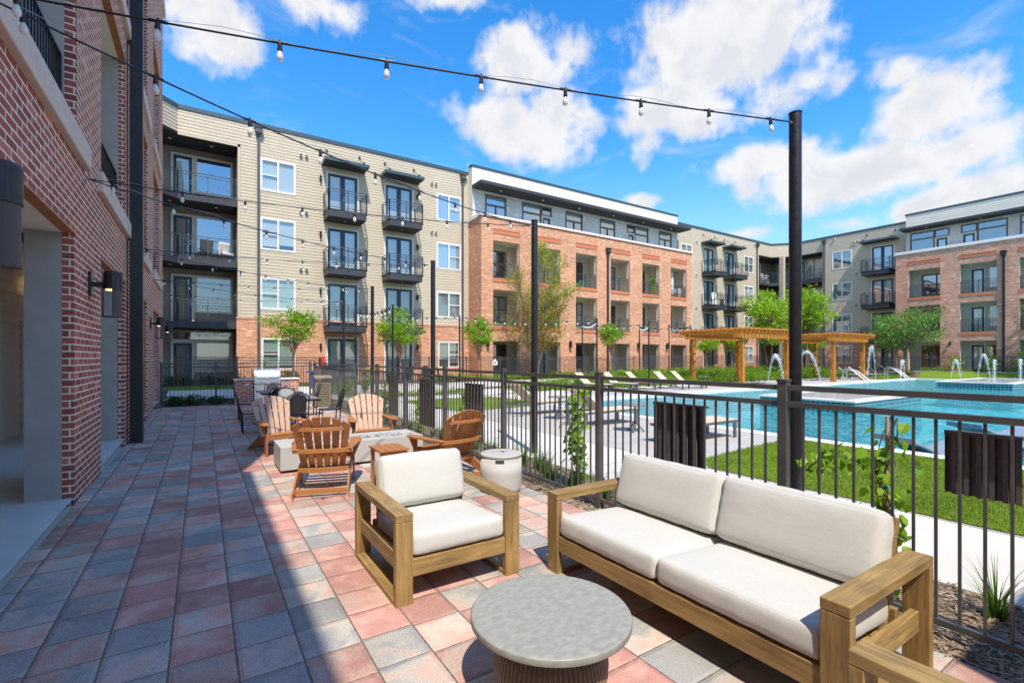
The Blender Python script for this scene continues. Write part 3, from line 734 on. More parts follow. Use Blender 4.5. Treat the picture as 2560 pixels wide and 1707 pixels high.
# ---- far block, left tan wing
PA = Pl((0, 27.6, 0), (1, 0, 0), (0, -1, 0))
tan = thing('apartment_building', 'tan clapboard four storey block with brick base behind the grill', 'building', (6, 27.6, 0))
CH = Pl((-.97, 27.6, 0), (-1, -1, 0), (1, -1, 0))
wins = [(2.5, 4.17, 10.20, 11.87, 'dl', None), (2.5, 4.17, 7.17, 8.84, 'dl', .86), (2.5, 4.17, 4.10, 5.77, 'dl', None), (2.55, 4.17, .98, 2.66, 'dl', None),
        (12.26, 13.96, 10.20, 11.87, 'dr', None), (12.26, 13.96, 7.18, 8.84, 'dr', None), (12.26, 13.96, 4.12, 5.77, 'dr', None), (12.35, 13.86, .98, 2.66, 'dr', None)]
drs = [(6.6-.9, 6.6+.9), (9.85-.91, 9.85+.91)]
dz = [(9.42, 11.88), (6.38, 8.86), (3.33, 5.82), (.30, 2.78)]
H = [(w[0]+.02, w[1]-.02, w[2]+.02, w[3]-.02) for w in wins]+[(a+.02, c-.02, z0, z1-.02) for a, c in drs for z0, z1 in dz]
b = MB(); sidewall(b, PA, 1.5, 14.49, 3.66, 13.42, H); sidewall(b, PA, -.97, 1.5, 12.30, 13.42); sidewall(b, CH, 0, 2.4, 12.30, 13.42)
b.quad((1.5, 27.6, 3.4), (1.5, 29.3, 3.4), (1.5, 29.3, 12.3), (1.5, 27.6, 12.3))
PA.box(b, 1.5, 1.62, 3.66, 12.30, .002, .03); PA.box(b, 14.37, 14.49, 3.66, 13.4, .002, .03); PA.box(b, -.97, 1.62, 12.18, 12.30, .002, .03)
b.build('wall', 'siding_tan', tan, world=True)
b = MB(); flatwall(b, PA, 1.45, 14.49, -.2, 3.58, H, .03); PA.box(b, 1.43, 14.49, 3.58, 3.66, 0, .06)
b.quad((1.47, 27.57, -.2), (1.47, 29.3, -.2), (1.47, 29.3, 3.4), (1.47, 27.57, 3.4))
for h in H:
    if h[3] < 3:
        reveal(b, Pl(PA.p(0, 0, .03), PA.u, PA.n), h[0], h[1], h[2], h[3], .09)
        if h[3] < 2.7: PA.box(b, h[0]-.06, h[1]+.06, h[2]-.10, h[2], .0, .08); PA.box(b, h[0]-.1, h[1]+.1, h[3]+.01, h[3]+.23, .025, .036)
b.build('brick_base', 'brick_salmon', tan, world=True)
PZ = Pl((0, 29.3, 0), (1, 0, 0), (0, -1, 0))
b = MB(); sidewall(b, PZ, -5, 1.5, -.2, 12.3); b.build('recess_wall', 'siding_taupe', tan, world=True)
b = MB(); b.box((1.52, 27.80, -.2), (14.4, 40, 13.3)); b.box((-5, 29.34, -.2), (1.52, 40, 13.3)); b.box((-5, 27.62, 12.6), (1.5, 29.4, 13.3)); b.build('roof', 'interior', tan, world=True)
b = MB(); coping(b, PA, -.97, 14.47, 13.42, 13.62); CHc = CH; CHc.box(b, .02, 2.4, 13.42, 13.615, -.35, .05); b.build('roof_coping', 'coping_metal', tan, world=True)
poly = [(1.49, 27.63), (-.97, 27.63), (-2.6, 26.0), (-5, 26.0), (-5, 29.29), (1.49, 29.29)]
b = MB(); b.prism(poly, 12.2, 12.295); so_ = b.build('soffit', 'soffit', tan, world=True)
ceiling_dots(tan, [(.4, 28.3, 12.2), (-1.3, 28.3, 12.2)])
for z in FFL:
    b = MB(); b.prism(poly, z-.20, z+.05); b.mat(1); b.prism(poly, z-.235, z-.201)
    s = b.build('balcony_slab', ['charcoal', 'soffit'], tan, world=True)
    r = MB(); PA.box(r, -.97, 1.49, z-.24, z+.09, -.029, .0); r.build('fascia', 'charcoal', s, world=True)
    r = MB(); rail_run(r, (1.46, 27.66), (-.97, 27.66), z+.05, 1.08, .11, 2, .012); rail_run(r, (-.97, 27.66), (-2.6, 26.03), z+.05, 1.08, .11, 2, .012); r.build('railing', 'steel_grey', s, world=True)
    ceiling_dots(tan, [(.6, 28.3, z-.236), (-1.3, 28.2, z-.236)])
for i, (z0, z1) in enumerate(dz):
    bl = ['blind', 'blind_grey', 'blind_grey', 'blind_grey'][i]
    zz = z1-.0
    french_door(PZ.on(), tan, -1.31, -.32, z0, zz+.0 if i < 3 else 2.48, blind=bl, leafs=1)
    window(PZ.on(), tan, -.31, 1.36, z0+.58, zz if i < 3 else 2.48, None, 'trim_cream', 'glass_sky' if i < 2 else 'glass', None if i < 2 else 'blind_green', .10)
    window(PZ.on(), tan, -2.9, -1.62, z0+.2, zz if i < 3 else 2.48, None, 'trim_cream', 'glass', 'blind', .10)
    if i == 3: window(PZ.on(), tan, -1.31, 1.36, 2.48, 3.0, None, 'trim_cream', 'glass', None, .08)
for i, (u0, u1, z0, z1, sp, bz) in enumerate(wins):
    gl = 'glass_sky' if i in (4, 5) else 'glass'; bl = ['blind', 'blind', 'blind_green', 'blind_green', 'blind', 'blind', 'blind_grey', 'blind_grey'][i]
    window(PA, tan, u0, u1, z0, z1, sp, 'trim_white', gl, bl, .10, [None, .84, None, .9, None, .95, None, .7][i])
for k, (a, c) in enumerate(drs):
    for i, (z0, z1) in enumerate(dz):
        french_door(PA, tan, a, c, z0, z1, blind=['blind', 'blind', 'blind_green' if k == 0 else 'blind_grey', 'blind_green' if k == 0 else 'blind_grey'][i])
    for z in FFL: balcony(PA, tan, (a+c)/2-1.02, (a+c)/2+.96, z)
    awning(PA, tan, (a+c)/2-1.14, (a+c)/2+1.2, 12.12)
for k in range(4):
    walllight(PA, tan, 5.42, dz[k][0]+1.95); walllight(PA, tan, 11.0, dz[k][0]+1.95)
downspout(PA, tan, 2.42, 13.30, .2); downspout(PA, tan, 14.05, 13.30, .2)
vents(PA, tan, [(4.42, 12.42), (4.7, 12.42), (4.42, 9.4), (4.7, 9.4), (4.42, 6.35), (4.7, 6.35), (11.92, 12.42), (12.2, 12.42), (11.92, 9.4), (12.2, 9.4), (12.0, 6.3), (2.0, 13.05), (14.3, 13.1), (12.0, 3.2)])

# ---- brick middle wing
PB = Pl((0, 25.86, 0), (1, 0, 0), (0, -1, 0)); PI = Pl((0, 27.4, 0), (1, 0, 0), (0, -1, 0)); PW = Pl((0, 27.13, 0), (1, 0, 0), (0, -1, 0))
brk = thing('apartment_building', 'orange brick wing with open loggias and a cream top storey, at centre', 'building', (24.7, 25.86, 0))
ops = [15.33+3.385*i for i in range(6)]; OW = 2.0
lev = [(6.62, 9.0), (3.60, 5.92), (.1, 2.67)]
H = [(o, o+OW, z0, z1) for o in ops for z0, z1 in lev]
b = MB(); flatwall(b, PB, 14.49, 34.95, -.2, 10.38, H)
PBs = Pl((14.49, 0, 0), (0, 1, 0), (-1, 0, 0)); flatwall(b, PBs, 25.86, 27.7, -.2, 10.38)
b.quad((34.95, 25.86, -.2), (34.95, 27.7, -.2), (34.95, 27.7, 10.38), (34.95, 25.86, 10.38))
for h in H: reveal(b, PB, *h, .10)
b.build('wall', 'brick_salmon', brk, world=True)
for (u0, u1, z0, z1) in H:
    b = MB(); PJ = Pl(PB.p(0, 0, -.1), PB.u, PB.n)
    PJ.box(b, u0-.12, u0, z0, z1, -.24, -.001); PJ.box(b, u1, u1+.12, z0, z1, -.24, -.001); PJ.box(b, u0-.12, u1+.12, z1, z1+.12, -.24, -.001)
    b.build('jamb_panel', 'trim_cream', brk, world=True)
    if z0 > 1:
        b = MB(); PB.box(b, u0-.01, u1+.03, z0-.22, z0, -.09, .035); b.build('sill_band', 'terracotta', brk, bevel=.006, world=True)
        r = MB(); rail_run(r, PB.p(u0+.02, 0, -.16), PB.p(u1-.02, 0, -.16), z0-.02, 1.02, .11, 2, .012); r.build('railing', 'charcoal', brk, world=True)
for o in ops:
    b = MB(); PB.box(b, o, o+OW+.03, 9.43, 9.66, .002, .03); PB.box(b, o, o+OW+.03, 9.69, 9.74, .002, .045); b.build('lintel_panel', 'terracotta', brk, world=True)
b = MB(); PB.box(b, 14.42, 35.0, 10.38, 10.44, -.3, .05); b.build('cornice_band', 'terracotta', brk, world=True)
b = MB(); PB.box(b, 14.38, 35.04, 10.44, 10.58, -.34, .09); b.box((14.40, 26.2, 10.38), (14.8, 27.4, 10.57)); b.build('coping', 'trim_white', brk, world=True)
b = MB(); flatwall(b, PI, 14.5, 34.9, -.2, 9.3)
for o in ops[:-1]: b.box((o+OW+.62, 26.22, -.2), (o+OW+.76, 27.4, 9.2))
for z0, z1 in ((9.12, 9.6), (6.0, 6.43), (2.78, 3.40)): b.box((14.55, 26.21, z0), (34.9, 27.39, z1))
b.quad((34.9, 26.2, 0), (34.9, 27.4, 0), (34.9, 27.4, 9.2), (34.9, 26.2, 9.2))
b.build('loggia_wall', 'loggia', brk, world=True)
b = MB(); b.box((14.6, 27.56, -.2), (34.85, 40, 13.85)); b.build('roof', 'interior', brk, world=True)
for i, o in enumerate(ops):
    for k, (z0, z1) in enumerate(lev):
        zz = [6.43, 3.40, .25][k]
        if k == 2 and i == 3: continue
        if (i in (1, 4) and k == 2) or (i == 1 and k == 0): french_door(PI.on(), brk, o+.85, o+1.9, zz+.02, zz+2.4, blind='blind', leafs=1)
        else: window(PI.on(), brk, o+.72, o+1.9, zz+.55, zz+2.3, 'dr' if i % 2 else 'dd', 'bronze_frame', 'glass_sky' if k == 0 else 'glass', ['blind', 'blind_green', 'blind_grey'][(i+k) % 3] if (i+k) % 2 else None, .08)
ws = [(15.49, 17.1, None), (18.39, 20.92, 'r'), (22.19, 23.82, None), (25.57, 27.19, None), (28.49, 30.99, 'l'), (32.28, 33.91, None)]
H = [(a+.02, c-.02, 9.65, 12.25) for a, c, _ in ws]
b = MB(); flatwall(b, PW, 14.55, 34.7, 9.6, 12.45, H); b.quad((14.55, 27.13, 9.6), (14.55, 28, 9.6), (14.55, 28, 12.45), (14.55, 27.13, 12.45)); b.build('upper_wall', 'white_brick', brk, world=True)
b = MB(); sidewall(b, PW, 14.52, 34.7, 12.45, 13.86); sidewall(b, Pl((14.52, 0, 0), (0, 1, 0), (-1, 0, 0)), 27.13, 29, 9.7, 13.86); b.build('upper_siding', 'siding_white', brk, world=True)
b = MB(); coping(b, PW, 14.46, 34.76, 13.86, 14.0); b.build('roof_coping', 'coping_metal', brk, world=True)
b = MB(); PW.box(b, 14.5, 34.92, 12.46, 12.66, .02, 1.23); b.mat(1); PW.box(b, 14.56, 34.86, 12.44, 12.456, .03, 1.17)
b.build('canopy', ['charcoal', 'soffit'], brk, world=True)
ceiling_dots(brk, [(u, 26.5, 12.44) for u in (16.3, 19.7, 23., 26.4, 29.7, 33.1)])
for a, c, d in ws:
    if d is None: window(PW, brk, a, c, 9.95, 12.27, 'x', 'bronze_frame', 'glass_sky', 'blind', .09, None, 11.62)
    else:
        w0, w1, d0, d1 = (a, c-.9, c-.9, c) if d == 'r' else (a+.9, c, a, a+.9)
        window(PW, brk, w0, w1, 9.95, 12.27, None, 'bronze_frame', 'glass_sky', 'blind', .09, None, 11.62)
        window(PW, brk, d0, d1, 11.60, 12.265, None, 'bronze_frame', 'glass_sky', None, .08)
        french_door(PW, brk, d0+.02, d1-.02, 9.62, 11.6, leafs=1)
downspout(PB, brk, 25.12, 9.62, .2, .13, True, 'charcoal')
for u in (14.9, 18.0, 21.53, 28.34, 31.68, 34.7): # dark half-cylinder wall lights of the brick wing
    b = MB(); b.tube([PB.p(u, 2.32, .12), PB.p(u, 2.78, .12)], .10, 12); PB.box(b, u-.05, u+.05, 2.45, 2.65, .002, .06); b.build('wall_light', 'black_metal', brk, world=True)

# ---- right tan wing with the inner corner
PR = Pl((52, 0, 0), (0, 1, 0), (-1, 0, 0)); CC = Pl((50.41, 27.6, 0), (1, -1, 0), (-1, -1, 0)); CL = math.hypot(1.59, 1.59)
tn2 = thing('apartment_building', 'tan clapboard corner block with recessed balconies behind the pergola', 'building', (50.4, 27.6, 0))
wR = [(45.5, 47.16, z-1.66, z, 'dr') for z in (11.82, 8.83, 5.78, 2.8)]+[(35.75, 37.31, z-1.66, z, 'dr') for z in (11.82, 8.83, 5.78, 2.8)]
dR = [(38.88, 40.6), (42.18, 43.9)]
H = [(w[0]+.02, w[1]-.02, w[2]+.02, w[3]-.02) for w in wR]+[(a+.02, c-.02, z0, z1-.02) for a, c in dR for z0, z1 in dz]
b = MB(); sidewall(b, PA, 34.95, 48.1, 4.1, 13.42, H); sidewall(b, PA, 48.1, 50.41, 12.2, 13.42); sidewall(b, CC, 0, CL, 12.2, 13.42)
wS = [(20.69, 22.42, z-1.72, z, 'dl') for z in (11.95, 8.87, 5.81, 2.8)]; dS = [(17.33, 19.17)]
HS = [(w[0]+.02, w[1]-.02, w[2]+.02, w[3]-.02) for w in wS]+[(a+.02, c-.02, z0, z1-.02) for a, c in dS for z0, z1 in dz]
sidewall(b, PR, 23.3, 26.01, 12.2, 13.42); sidewall(b, PR, 15.8, 23.3, 4.1, 13.42, HS)
b.box((51.0, 26.6, -.2), (51.42, 27.02, 12.2))
b.box((48.1, 27.62, -.2), (48.2, 29.3, 12.2)); b.box((52.02, 23.2, -.2), (53.7, 23.3, 12.2))
PA.box(b, 47.98, 48.1, 4.1, 12.2, .002, .03)
b.build('wall', 'siding_tan', tn2, world=True)
b = MB(); flatwall(b, PA, 34.95, 48.1, -.2, 4.02, H, .03); PA.box(b, 34.95, 48.1, 4.02, 4.1, 0, .06); flatwall(b, PR, 15.8, 23.3, -.2, 4.02, HS, .03); PR.box(b, 15.8, 23.3, 4.02, 4.1, 0, .06)
for pl, hh in ((PA, H), (PR, HS)):
    for h in hh:
        if h[3] < 3: reveal(b, Pl(pl.p(0, 0, .03), pl.u, pl.n), h[0], h[1], h[2], h[3], .09)
b.build('brick_base', 'brick_rose', tn2, world=True)
PZ2 = Pl((53.7, 0, 0), (0, 1, 0), (-1, 0, 0))
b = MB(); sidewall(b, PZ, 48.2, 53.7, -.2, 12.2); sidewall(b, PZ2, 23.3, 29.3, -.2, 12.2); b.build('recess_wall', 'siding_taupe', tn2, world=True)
b = MB(); b.box((34.95, 27.80, -.2), (48.12, 40, 13.3)); b.box((48.12, 29.34, -.2), (66, 40, 13.3)); b.box((53.74, 15.8, -.2), (66, 29.3, 13.3)); b.box((52.20, 15.8, -.2), (53.74, 23.18, 13.3)); b.box((50.5, 27.7, 12.6), (53.8, 29.4, 13.3))
b.build('roof', 'interior', tn2, world=True)
b = MB(); coping(b, PA, 34.99, 50.41, 13.42, 13.62); CC.box(b, 0, CL, 13.42, 13.615, -.35, .05); coping(b, PR, 16.42, 26.01, 13.42, 13.61); b.build('roof_coping', 'coping_metal', tn2, world=True)
poly = [(48.11, 27.63), (50.41, 27.63), (51.97, 26.0), (51.97, 23.31), (53.69, 23.31), (53.69, 29.29), (48.21, 29.29)]
b = MB(); b.prism(poly, 12.1, 12.19); b.build('soffit', 'soffit', tn2, world=True)
for z in FFL:
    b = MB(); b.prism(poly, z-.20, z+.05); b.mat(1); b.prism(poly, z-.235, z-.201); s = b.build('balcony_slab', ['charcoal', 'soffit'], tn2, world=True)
    r = MB()
    for p, q in (((48.14, 27.66), (50.41, 27.66)), ((50.41, 27.66), (51.95, 26.03)), ((51.95, 26.03), (51.95, 23.33))): rail_run(r, p, q, z+.05, 1.08, .11, 2, .012)
    r.build('railing', 'charcoal', s, world=True)
for i, (z0, z1) in enumerate(dz):
    window(PZ.on(), tn2, 49.3, 51.4, z0+.4, z1, 'dr', 'trim_white', 'glass_sky', 'blind', .1)
    french_door(PZ2.on(), tn2, 25.6, 26.6, z0, z1, leafs=1); window(PZ2.on(), tn2, 23.9, 25.5, z0+.5, z1, None, 'trim_cream', 'glass', 'blind_green', .1)
    window(PZ2.on(), tn2, 27.2, 28.6, z0+.4, z1, 'dl', 'trim_white', 'glass_sky', 'blind', .1)
for i, (u0, u1, z0, z1, sp) in enumerate(wR): window(PA, tn2, u0, u1, z0, z1, sp, 'trim_white', 'glass', ['blind_grey', 'blind', 'blind_green', 'blind'][i % 4], .1)
for i, (u0, u1, z0, z1, sp) in enumerate(wS): window(PR, tn2, u0, u1, z0, z1, sp, 'trim_white', 'glass_sky', [None, 'curtain', 'curtain', 'curtain'][i], .1)
for k, (a, c) in enumerate(dR):
    for z0, z1 in dz: french_door(PA, tn2, a, c, z0, z1, 'glass', 'blind_green')
    for z in FFL: balcony(PA, tn2, (a+c)/2-1.02, (a+c)/2+.98, z)
    awning(PA, tn2, (a+c)/2-1.12, (a+c)/2+1.2, 12.10)
for a, c in dS:
    for z0, z1 in dz: french_door(PR, tn2, a, c, z0, z1, 'glass_sky', 'blind')
    for z in FFL: balcony(PR, tn2, 17.3, 19.45, z)
    awning(PR, tn2, 17.0, 19.75, 12.15)
downspout(PA, tn2, 47.75, 13.25, .2); downspout(PR, tn2, 23.1, 13.25, .2); downspout(PA, tn2, 35.25, 12.4, 10.6, .11, False)
vents(PA, tn2, [(37.9, 12.2), (37.9, 9.2), (37.9, 6.2), (44.9, 12.3), (44.9, 9.3), (47.3, 13.1)]); vents(PR, tn2, [(22.2, 13.2), (20.5, 12.6), (20.2, 12.6), (20.3, 9.6), (20.3, 6.6)])

# ---- right brick wing
PC = Pl((50.26, 0, 0), (0, 1, 0), (-1, 0, 0)); PCI = Pl((51.8, 0, 0), (0, 1, 0), (-1, 0, 0)); PCW = Pl((51.6, 0, 0), (0, 1, 0), (-1, 0, 0))
bk2 = thing('apartment_building', 'rose brick wing with loggias at the right edge beyond the pool', 'building', (50.26, 9, 0))
ops = [13.73-3.29*i for i in range(4)]; OW = 2.09
lev = [(6.65, 8.96), (3.62, 5.93), (.4, 2.95)]
H = [(o, o+OW, z0, z1) for o in ops for z0, z1 in lev]
b = MB(); flatwall(b, PC, 1.5, 16.7, -.2, 10.4, H); b.quad((50.26, 16.7, -.2), (52.2, 16.7, -.2), (52.2, 16.7, 10.4), (50.26, 16.7, 10.4)); b.quad((50.26, 1.5, -.2), (60, 1.5, -.2), (60, 1.5, 10.4), (50.26, 1.5, 10.4))
for h in H: reveal(b, PC, *h, .10)
b.build('wall', 'brick_rose', bk2, world=True)
for (u0, u1, z0, z1) in H:
    b = MB(); PJ = Pl(PC.p(0, 0, -.1), PC.u, PC.n)
    PJ.box(b, u0-.12, u0, z0, z1, -.24, -.001); PJ.box(b, u1, u1+.12, z0, z1, -.24, -.001); PJ.box(b, u0-.12, u1+.12, z1, z1+.12, -.24, -.001); b.build('jamb_panel', 'trim_cream', bk2, world=True)
    if z0 > 1:
        b = MB(); PC.box(b, u0-.03, u1+.03, z0-.22, z0, -.09, .035); b.build('sill_band', 'terracotta', bk2, bevel=.006, world=True)
        r = MB(); rail_run(r, PC.p(u0+.02, 0, -.16), PC.p(u1-.02, 0, -.16), z0-.02, 1.02, .11, 2, .014); r.build('railing', 'black_metal', bk2, world=True)
for o in ops:
    b = MB(); PC.box(b, o-.03, o+OW+.03, 9.45, 9.64, .002, .03); PC.box(b, o-.03, o+OW+.03, 9.67, 9.72, .002, .045); b.build('lintel_panel', 'terracotta', bk2, world=True)
b = MB(); PC.box(b, 1.4, 16.75, 10.4, 10.62, -.34, .08); b.build('coping', 'trim_white', bk2, world=True)
b = MB(); flatwall(b, PCI, 1.6, 16.65, -.2, 9.3)
for o in ops[:-1]: b.box((50.62, o-.67, -.2), (51.8, o-.53, 9.2))
for z0, z1 in ((9.12, 9.6), (6.0, 6.45), (2.98, 3.42), (-.2, .42)): b.box((50.61, 1.6, z0), (51.79, 16.6, z1))
b.build('loggia_wall', 'loggia', bk2, world=True)
b = MB(); b.box((52.05, 1.6, -.2), (62, 15.7, 13.9)); b.build('roof', 'interior', bk2, world=True)
for i, o in enumerate(ops):
    for k, zz in enumerate((6.45, 3.42, .42)):
        if i % 2 == 0: window(PCI.on(), bk2, o-.35, o+1.6, zz+.45, zz+2.2, 'dr', 'bronze_frame', 'glass_sky' if k == 0 else 'glass', None if k != 1 else 'blind_grey', .09)
        else:
            french_door(PCI.on(), bk2, o+.9, o+1.85, zz+.02, zz+2.3, 'glass', 'blind', 1); window(PCI.on(), bk2, o-.7, o+.8, zz+.6, zz+2.3, None, 'trim_cream', 'glass_sky' if k == 0 else 'glass', None if k != 1 else 'blind_green', .09)
ws = [(13.5, 16.1, 'l'), (10.1, 12.78, 'r'), (6.8, 9.45, 'l'), (3.4, 6.0, 'r')]
H = [(a+.02, c-.02, 9.6, 12.3) for a, c, _ in ws]
b = MB(); flatwall(b, PCW, 1.6, 16.41, 9.6, 12.5, H); b.build('upper_wall', 'white_brick', bk2, world=True)
b = MB(); sidewall(b, PCW, 1.6, 16.41, 12.5, 13.94); b.quad((51.6, 16.41, 12.4), (53, 16.41, 12.4), (53, 16.41, 13.94), (51.6, 16.41, 13.94)); b.build('upper_siding', 'siding_white', bk2, world=True)
b = MB(); coping(b, PCW, 1.6, 16.46, 13.94, 14.1); b.build('roof_coping', 'coping_metal', bk2, world=True)
b = MB(); PCW.box(b, 1.6, 16.5, 12.5, 12.7, .02, 1.2); b.mat(1); PCW.box(b, 1.7, 16.4, 12.48, 12.496, .03, 1.15); b.build('canopy', ['charcoal', 'soffit'], bk2, world=True)
ceiling_dots(bk2, [(50.9, u, 12.48) for u in (14.8, 11.5, 8.2)])
for a, c, d in ws:
    w0, w1, d0, d1 = (a, c-.95, c-.95, c) if d == 'r' else (a+.95, c, a, a+.95)
    window(PCW, bk2, w0, w1, 9.95, 12.32, None, 'bronze_frame', 'glass_sky', None, .09, None, 11.75); window(PCW, bk2, d0, d1, 11.66, 12.315, None, 'bronze_frame', 'glass_sky', None, .08)
    french_door(PCW, bk2, d0+.02, d1-.02, 9.62, 11.66, 'glass_sky', 'blind', 1)
downspout(PC, bk2, 10.05, 9.55, .3, .14, True, 'black_metal')
for u in (13.1, 16.3): walllight(PC, bk2, u, 2.75)

# ------------------------------------------------------------------ GROUND
rg = random.Random(11)
def sheet(name, x0, x1, y0, y1, dz, m, step=1.5, hole=None, k='structure'):
    xs = [x0+(x1-x0)*i/max(1, math.ceil((x1-x0)/step)) for i in range(max(1, math.ceil((x1-x0)/step))+1)]
    ys = [y0+(y1-y0)*i/max(1, math.ceil((y1-y0)/step)) for i in range(max(1, math.ceil((y1-y0)/step))+1)]
    b = MB(); n = len(xs)
    b.v = [(x, y, gh(x, y)+dz) for y in ys for x in xs]
    for j in range(len(ys)-1):
        for i in range(n-1): b.f.append([j*n+i, j*n+i+1, (j+1)*n+i+1, (j+1)*n+i]); b.mi.append(0)
    o = b.build(name, m); o['kind'] = k; return o
def polysheet(name, poly, dz, m, step=1.0, k='structure'):
    """polygon cut into small cells that follow the terrain"""
    import bmesh
    bm = bmesh.new(); bm.faces.new([bm.verts.new((x, y, 0)) for x, y in poly])
    xs = [p[0] for p in poly]; ys = [p[1] for p in poly]
    for ax, lo, hi in ((0, min(xs), max(xs)), (1, min(ys), max(ys))):
        q = math.ceil(lo/step)*step
        while q < hi:
            co = [0, 0, 0]; no = [0, 0, 0]; co[ax] = q; no[ax] = 1
            bmesh.ops.bisect_plane(bm, geom=bm.verts[:]+bm.edges[:]+bm.faces[:], plane_co=co, plane_no=no); q += step
    for v in bm.verts: v.co.z = gh(v.co.x, v.co.y)+dz
    me = bpy.data.meshes.new(name); bm.normal_update(); bm.to_mesh(me); bm.free(); me.materials.append(M[m])
    o = bpy.data.objects.new(name, me); C.objects.link(o); o['kind'] = k; return o
# base soil with the pool left open
PX0, PX1, PY0, PY1 = 10.35, 46.5, -14., 14.2
b = MB()
def grid_into(b, x0, x1, y0, y1, step):
    nx = max(1, math.ceil((x1-x0)/step)); ny = max(1, math.ceil((y1-y0)/step)); o = len(b.v)
    for j in range(ny+1):
        for i in range(nx+1):
            x = x0+(x1-x0)*i/nx; y = y0+(y1-y0)*j/ny; b.v.append((x, y, gh(x, y)-.03))
    for j in range(ny):
        for i in range(nx):
            a = o+j*(nx+1)+i; b.f.append([a, a+1, a+nx+2, a+nx+1]); b.mi.append(0)
grid_into(b, -8, PX0, -14, PY1, 1.5); grid_into(b, -8, 60, PY1, 34, 1.0); grid_into(b, PX1, 60, -14, PY1, .5)
grid_into(b, -300, -8, -300, 300, 150); grid_into(b, 60, 300, -300, 300, 120); grid_into(b, -8, 60, 34, 300, 60); grid_into(b, -8, 60, -300, -14, 60)
b.build('ground', 'soil')['kind'] = 'structure'
sheet('paver_patio', -1.19, 3.44, -8, 19.06, 0, 'pavers', 30)
sheet('porch_floor', -2.99, -1.191, -2, 21.2, .006, 'porch', 30)
sheet('walkway', 4.60, 6.295, -8, 18.4, .0, 'concrete', 2)
b = MB(); b.box((4.53, -8, -.10), (4.599, 18.4, .012)); b.build('curb', 'concrete')['kind'] = 'structure'
b = MB()
for yy in (-.6, 2.4, 5.4, 8.4, 11.4, 14.4): b.box((4.60, yy, -.01), (6.29, yy+.012, .0015))
b.build('walkway_joints', 'soil')['kind'] = 'structure'
sheet('pool_deck', 6.30, 10.02, -8, 14.2, -.002, 'deck', 3)
b = MB(); b.box((6.294, -8, -.02), (6.304, 14.2, .0025)); b.build('deck_joint', 'soil')['kind'] = 'structure'
sheet('far_deck', 10.35, 46.5, 14.56, 17.4, .0, 'deck', 2)
b = MB()
b.box((10.0, -14, -.12), (10.38, 14.2, .022)); b.box((10.0, 14.2, -.12), (46.9, 14.58, .024)); b.box((46.48, -14, -.12), (46.86, 14.2, .022))
b.build('pool_coping', 'coping_stone', bevel=.01)['kind'] = 'structure'
# paths and beds
polysheet('garden_path', [(4.60, 18.4), (6.3, 16.6), (6.6, 17.45), (9.0, 17.55), (9.6, 17.9), (13.2, 18.9), (13.4, 20.0), (11, 20.1), (9.6, 19.2), (7.4, 18.9), (6.6, 19.6), (5.6, 21.2), (4.6, 23.4), (-1.1, 23.1), (-1.1, 20.3), (3.6, 20.3)], .008, 'concrete')
polysheet('paved_court', [(5.9, 19.9), (8.2, 19.5), (9.9, 20.0), (10.6, 21.6), (9.0, 23.0), (6.4, 23.2), (5.3, 22.4)], .014, 'concrete')
polysheet('far_path', [(13, 19.4), (20, 21.6), (28, 21.8), (28, 22.6), (19.6, 22.5), (13, 20.3)], .010, 'concrete')
polysheet('side_lawn', [(-1.7, 23.05), (4.2, 23.2), (3.6, 26.2), (-1.7, 26.4)], .012, 'turf')
o1 = polysheet('court_lawn', [(6.2, 17.25), (6.62, 13.0), (9.5, 13.28), (10.0, 13.5), (10.0, 14.6), (10.3, 14.75), (10.3, 16.7), (8.9, 17.5)], .012, 'turf')
polysheet('pool_lawn', [(6.36, -8), (6.36, 4.42), (6.9, 4.82), (9.2, 5.02), (9.98, 4.96), (9.98, -8)], .010, 'turf')
polysheet('far_lawn', [(46.9, -14), (46.9, 14.4), (49.3, 14.4), (49.3, -14)], .012, 'turf', .5)
b = MB(); b.box((49.3, -14, .2), (49.45, 15.2, .56)); b.build('far_curb', 'concrete')['kind'] = 'structure'
polysheet('gravel_bed', [(10.35, 14.75), (14, 14.9), (14, 15.1), (13.6, 18.6), (9.7, 17.6), (10.3, 16.8)], .016, 'gravel')
polysheet('gravel_border', [(13.5, 17.3), (46.5, 17.3), (46.5, 18.0), (30, 18.2), (20, 18.6), (13.5, 18.7)], .018, 'gravel')
polysheet('gravel_strip', [(9.7, 20.4), (13.5, 20.6), (19, 22.7), (18.6, 23.3), (10.4, 22.6)], .016, 'gravel')
sheet('mulch_bed', 3.44, 4.53, -8, 18.4, -.006, 'mulch', 2)

# pool: basin, ledge, water, raised islands
b = MB(); zf = -1.15
b.quad((PX0, PY0, zf), (PX1, PY0, zf), (PX1, PY1, zf), (PX0, PY1, zf)); b.mat(1)
b.quad((PX0, PY0, zf), (PX0, PY1, zf), (PX0, PY1, -.12), (PX0, PY0, -.12)); b.quad((PX0, PY1, zf), (PX1, PY1, zf), (PX1, PY1, -.12), (PX0, PY1, -.12)); b.quad((PX1, PY0, zf), (PX1, PY1, zf), (PX1, PY1, -.12), (PX1, PY0, -.12)); b.quad((PX0, PY0, zf), (PX1, PY0, zf), (PX1, PY0, -.12), (PX0, PY0, -.12))
b.build('pool_basin', ['plaster', 'tile'])['kind'] = 'structure'
b = MB(); b.box((PX0+.01, PY0+.01, zf+.01), (30, 4.13, -.34)); b.box((PX0+.01, 4.13, zf+.01), (30, 4.5, -.58)); b.mat(1); b.box((PX0+.02, 4.07, -.338), (30, 4.13, -.334))
b.build('sun_ledge', ['plaster_grey', 'tile'])['kind'] = 'structure'
b = MB(); n = 1; b.quad((PX0, PY0, -.10), (PX1, PY0, -.10), (PX1, PY1, -.10), (PX0, PY1, -.10)); b.build('pool_water', 'water')['kind'] = 'structure'
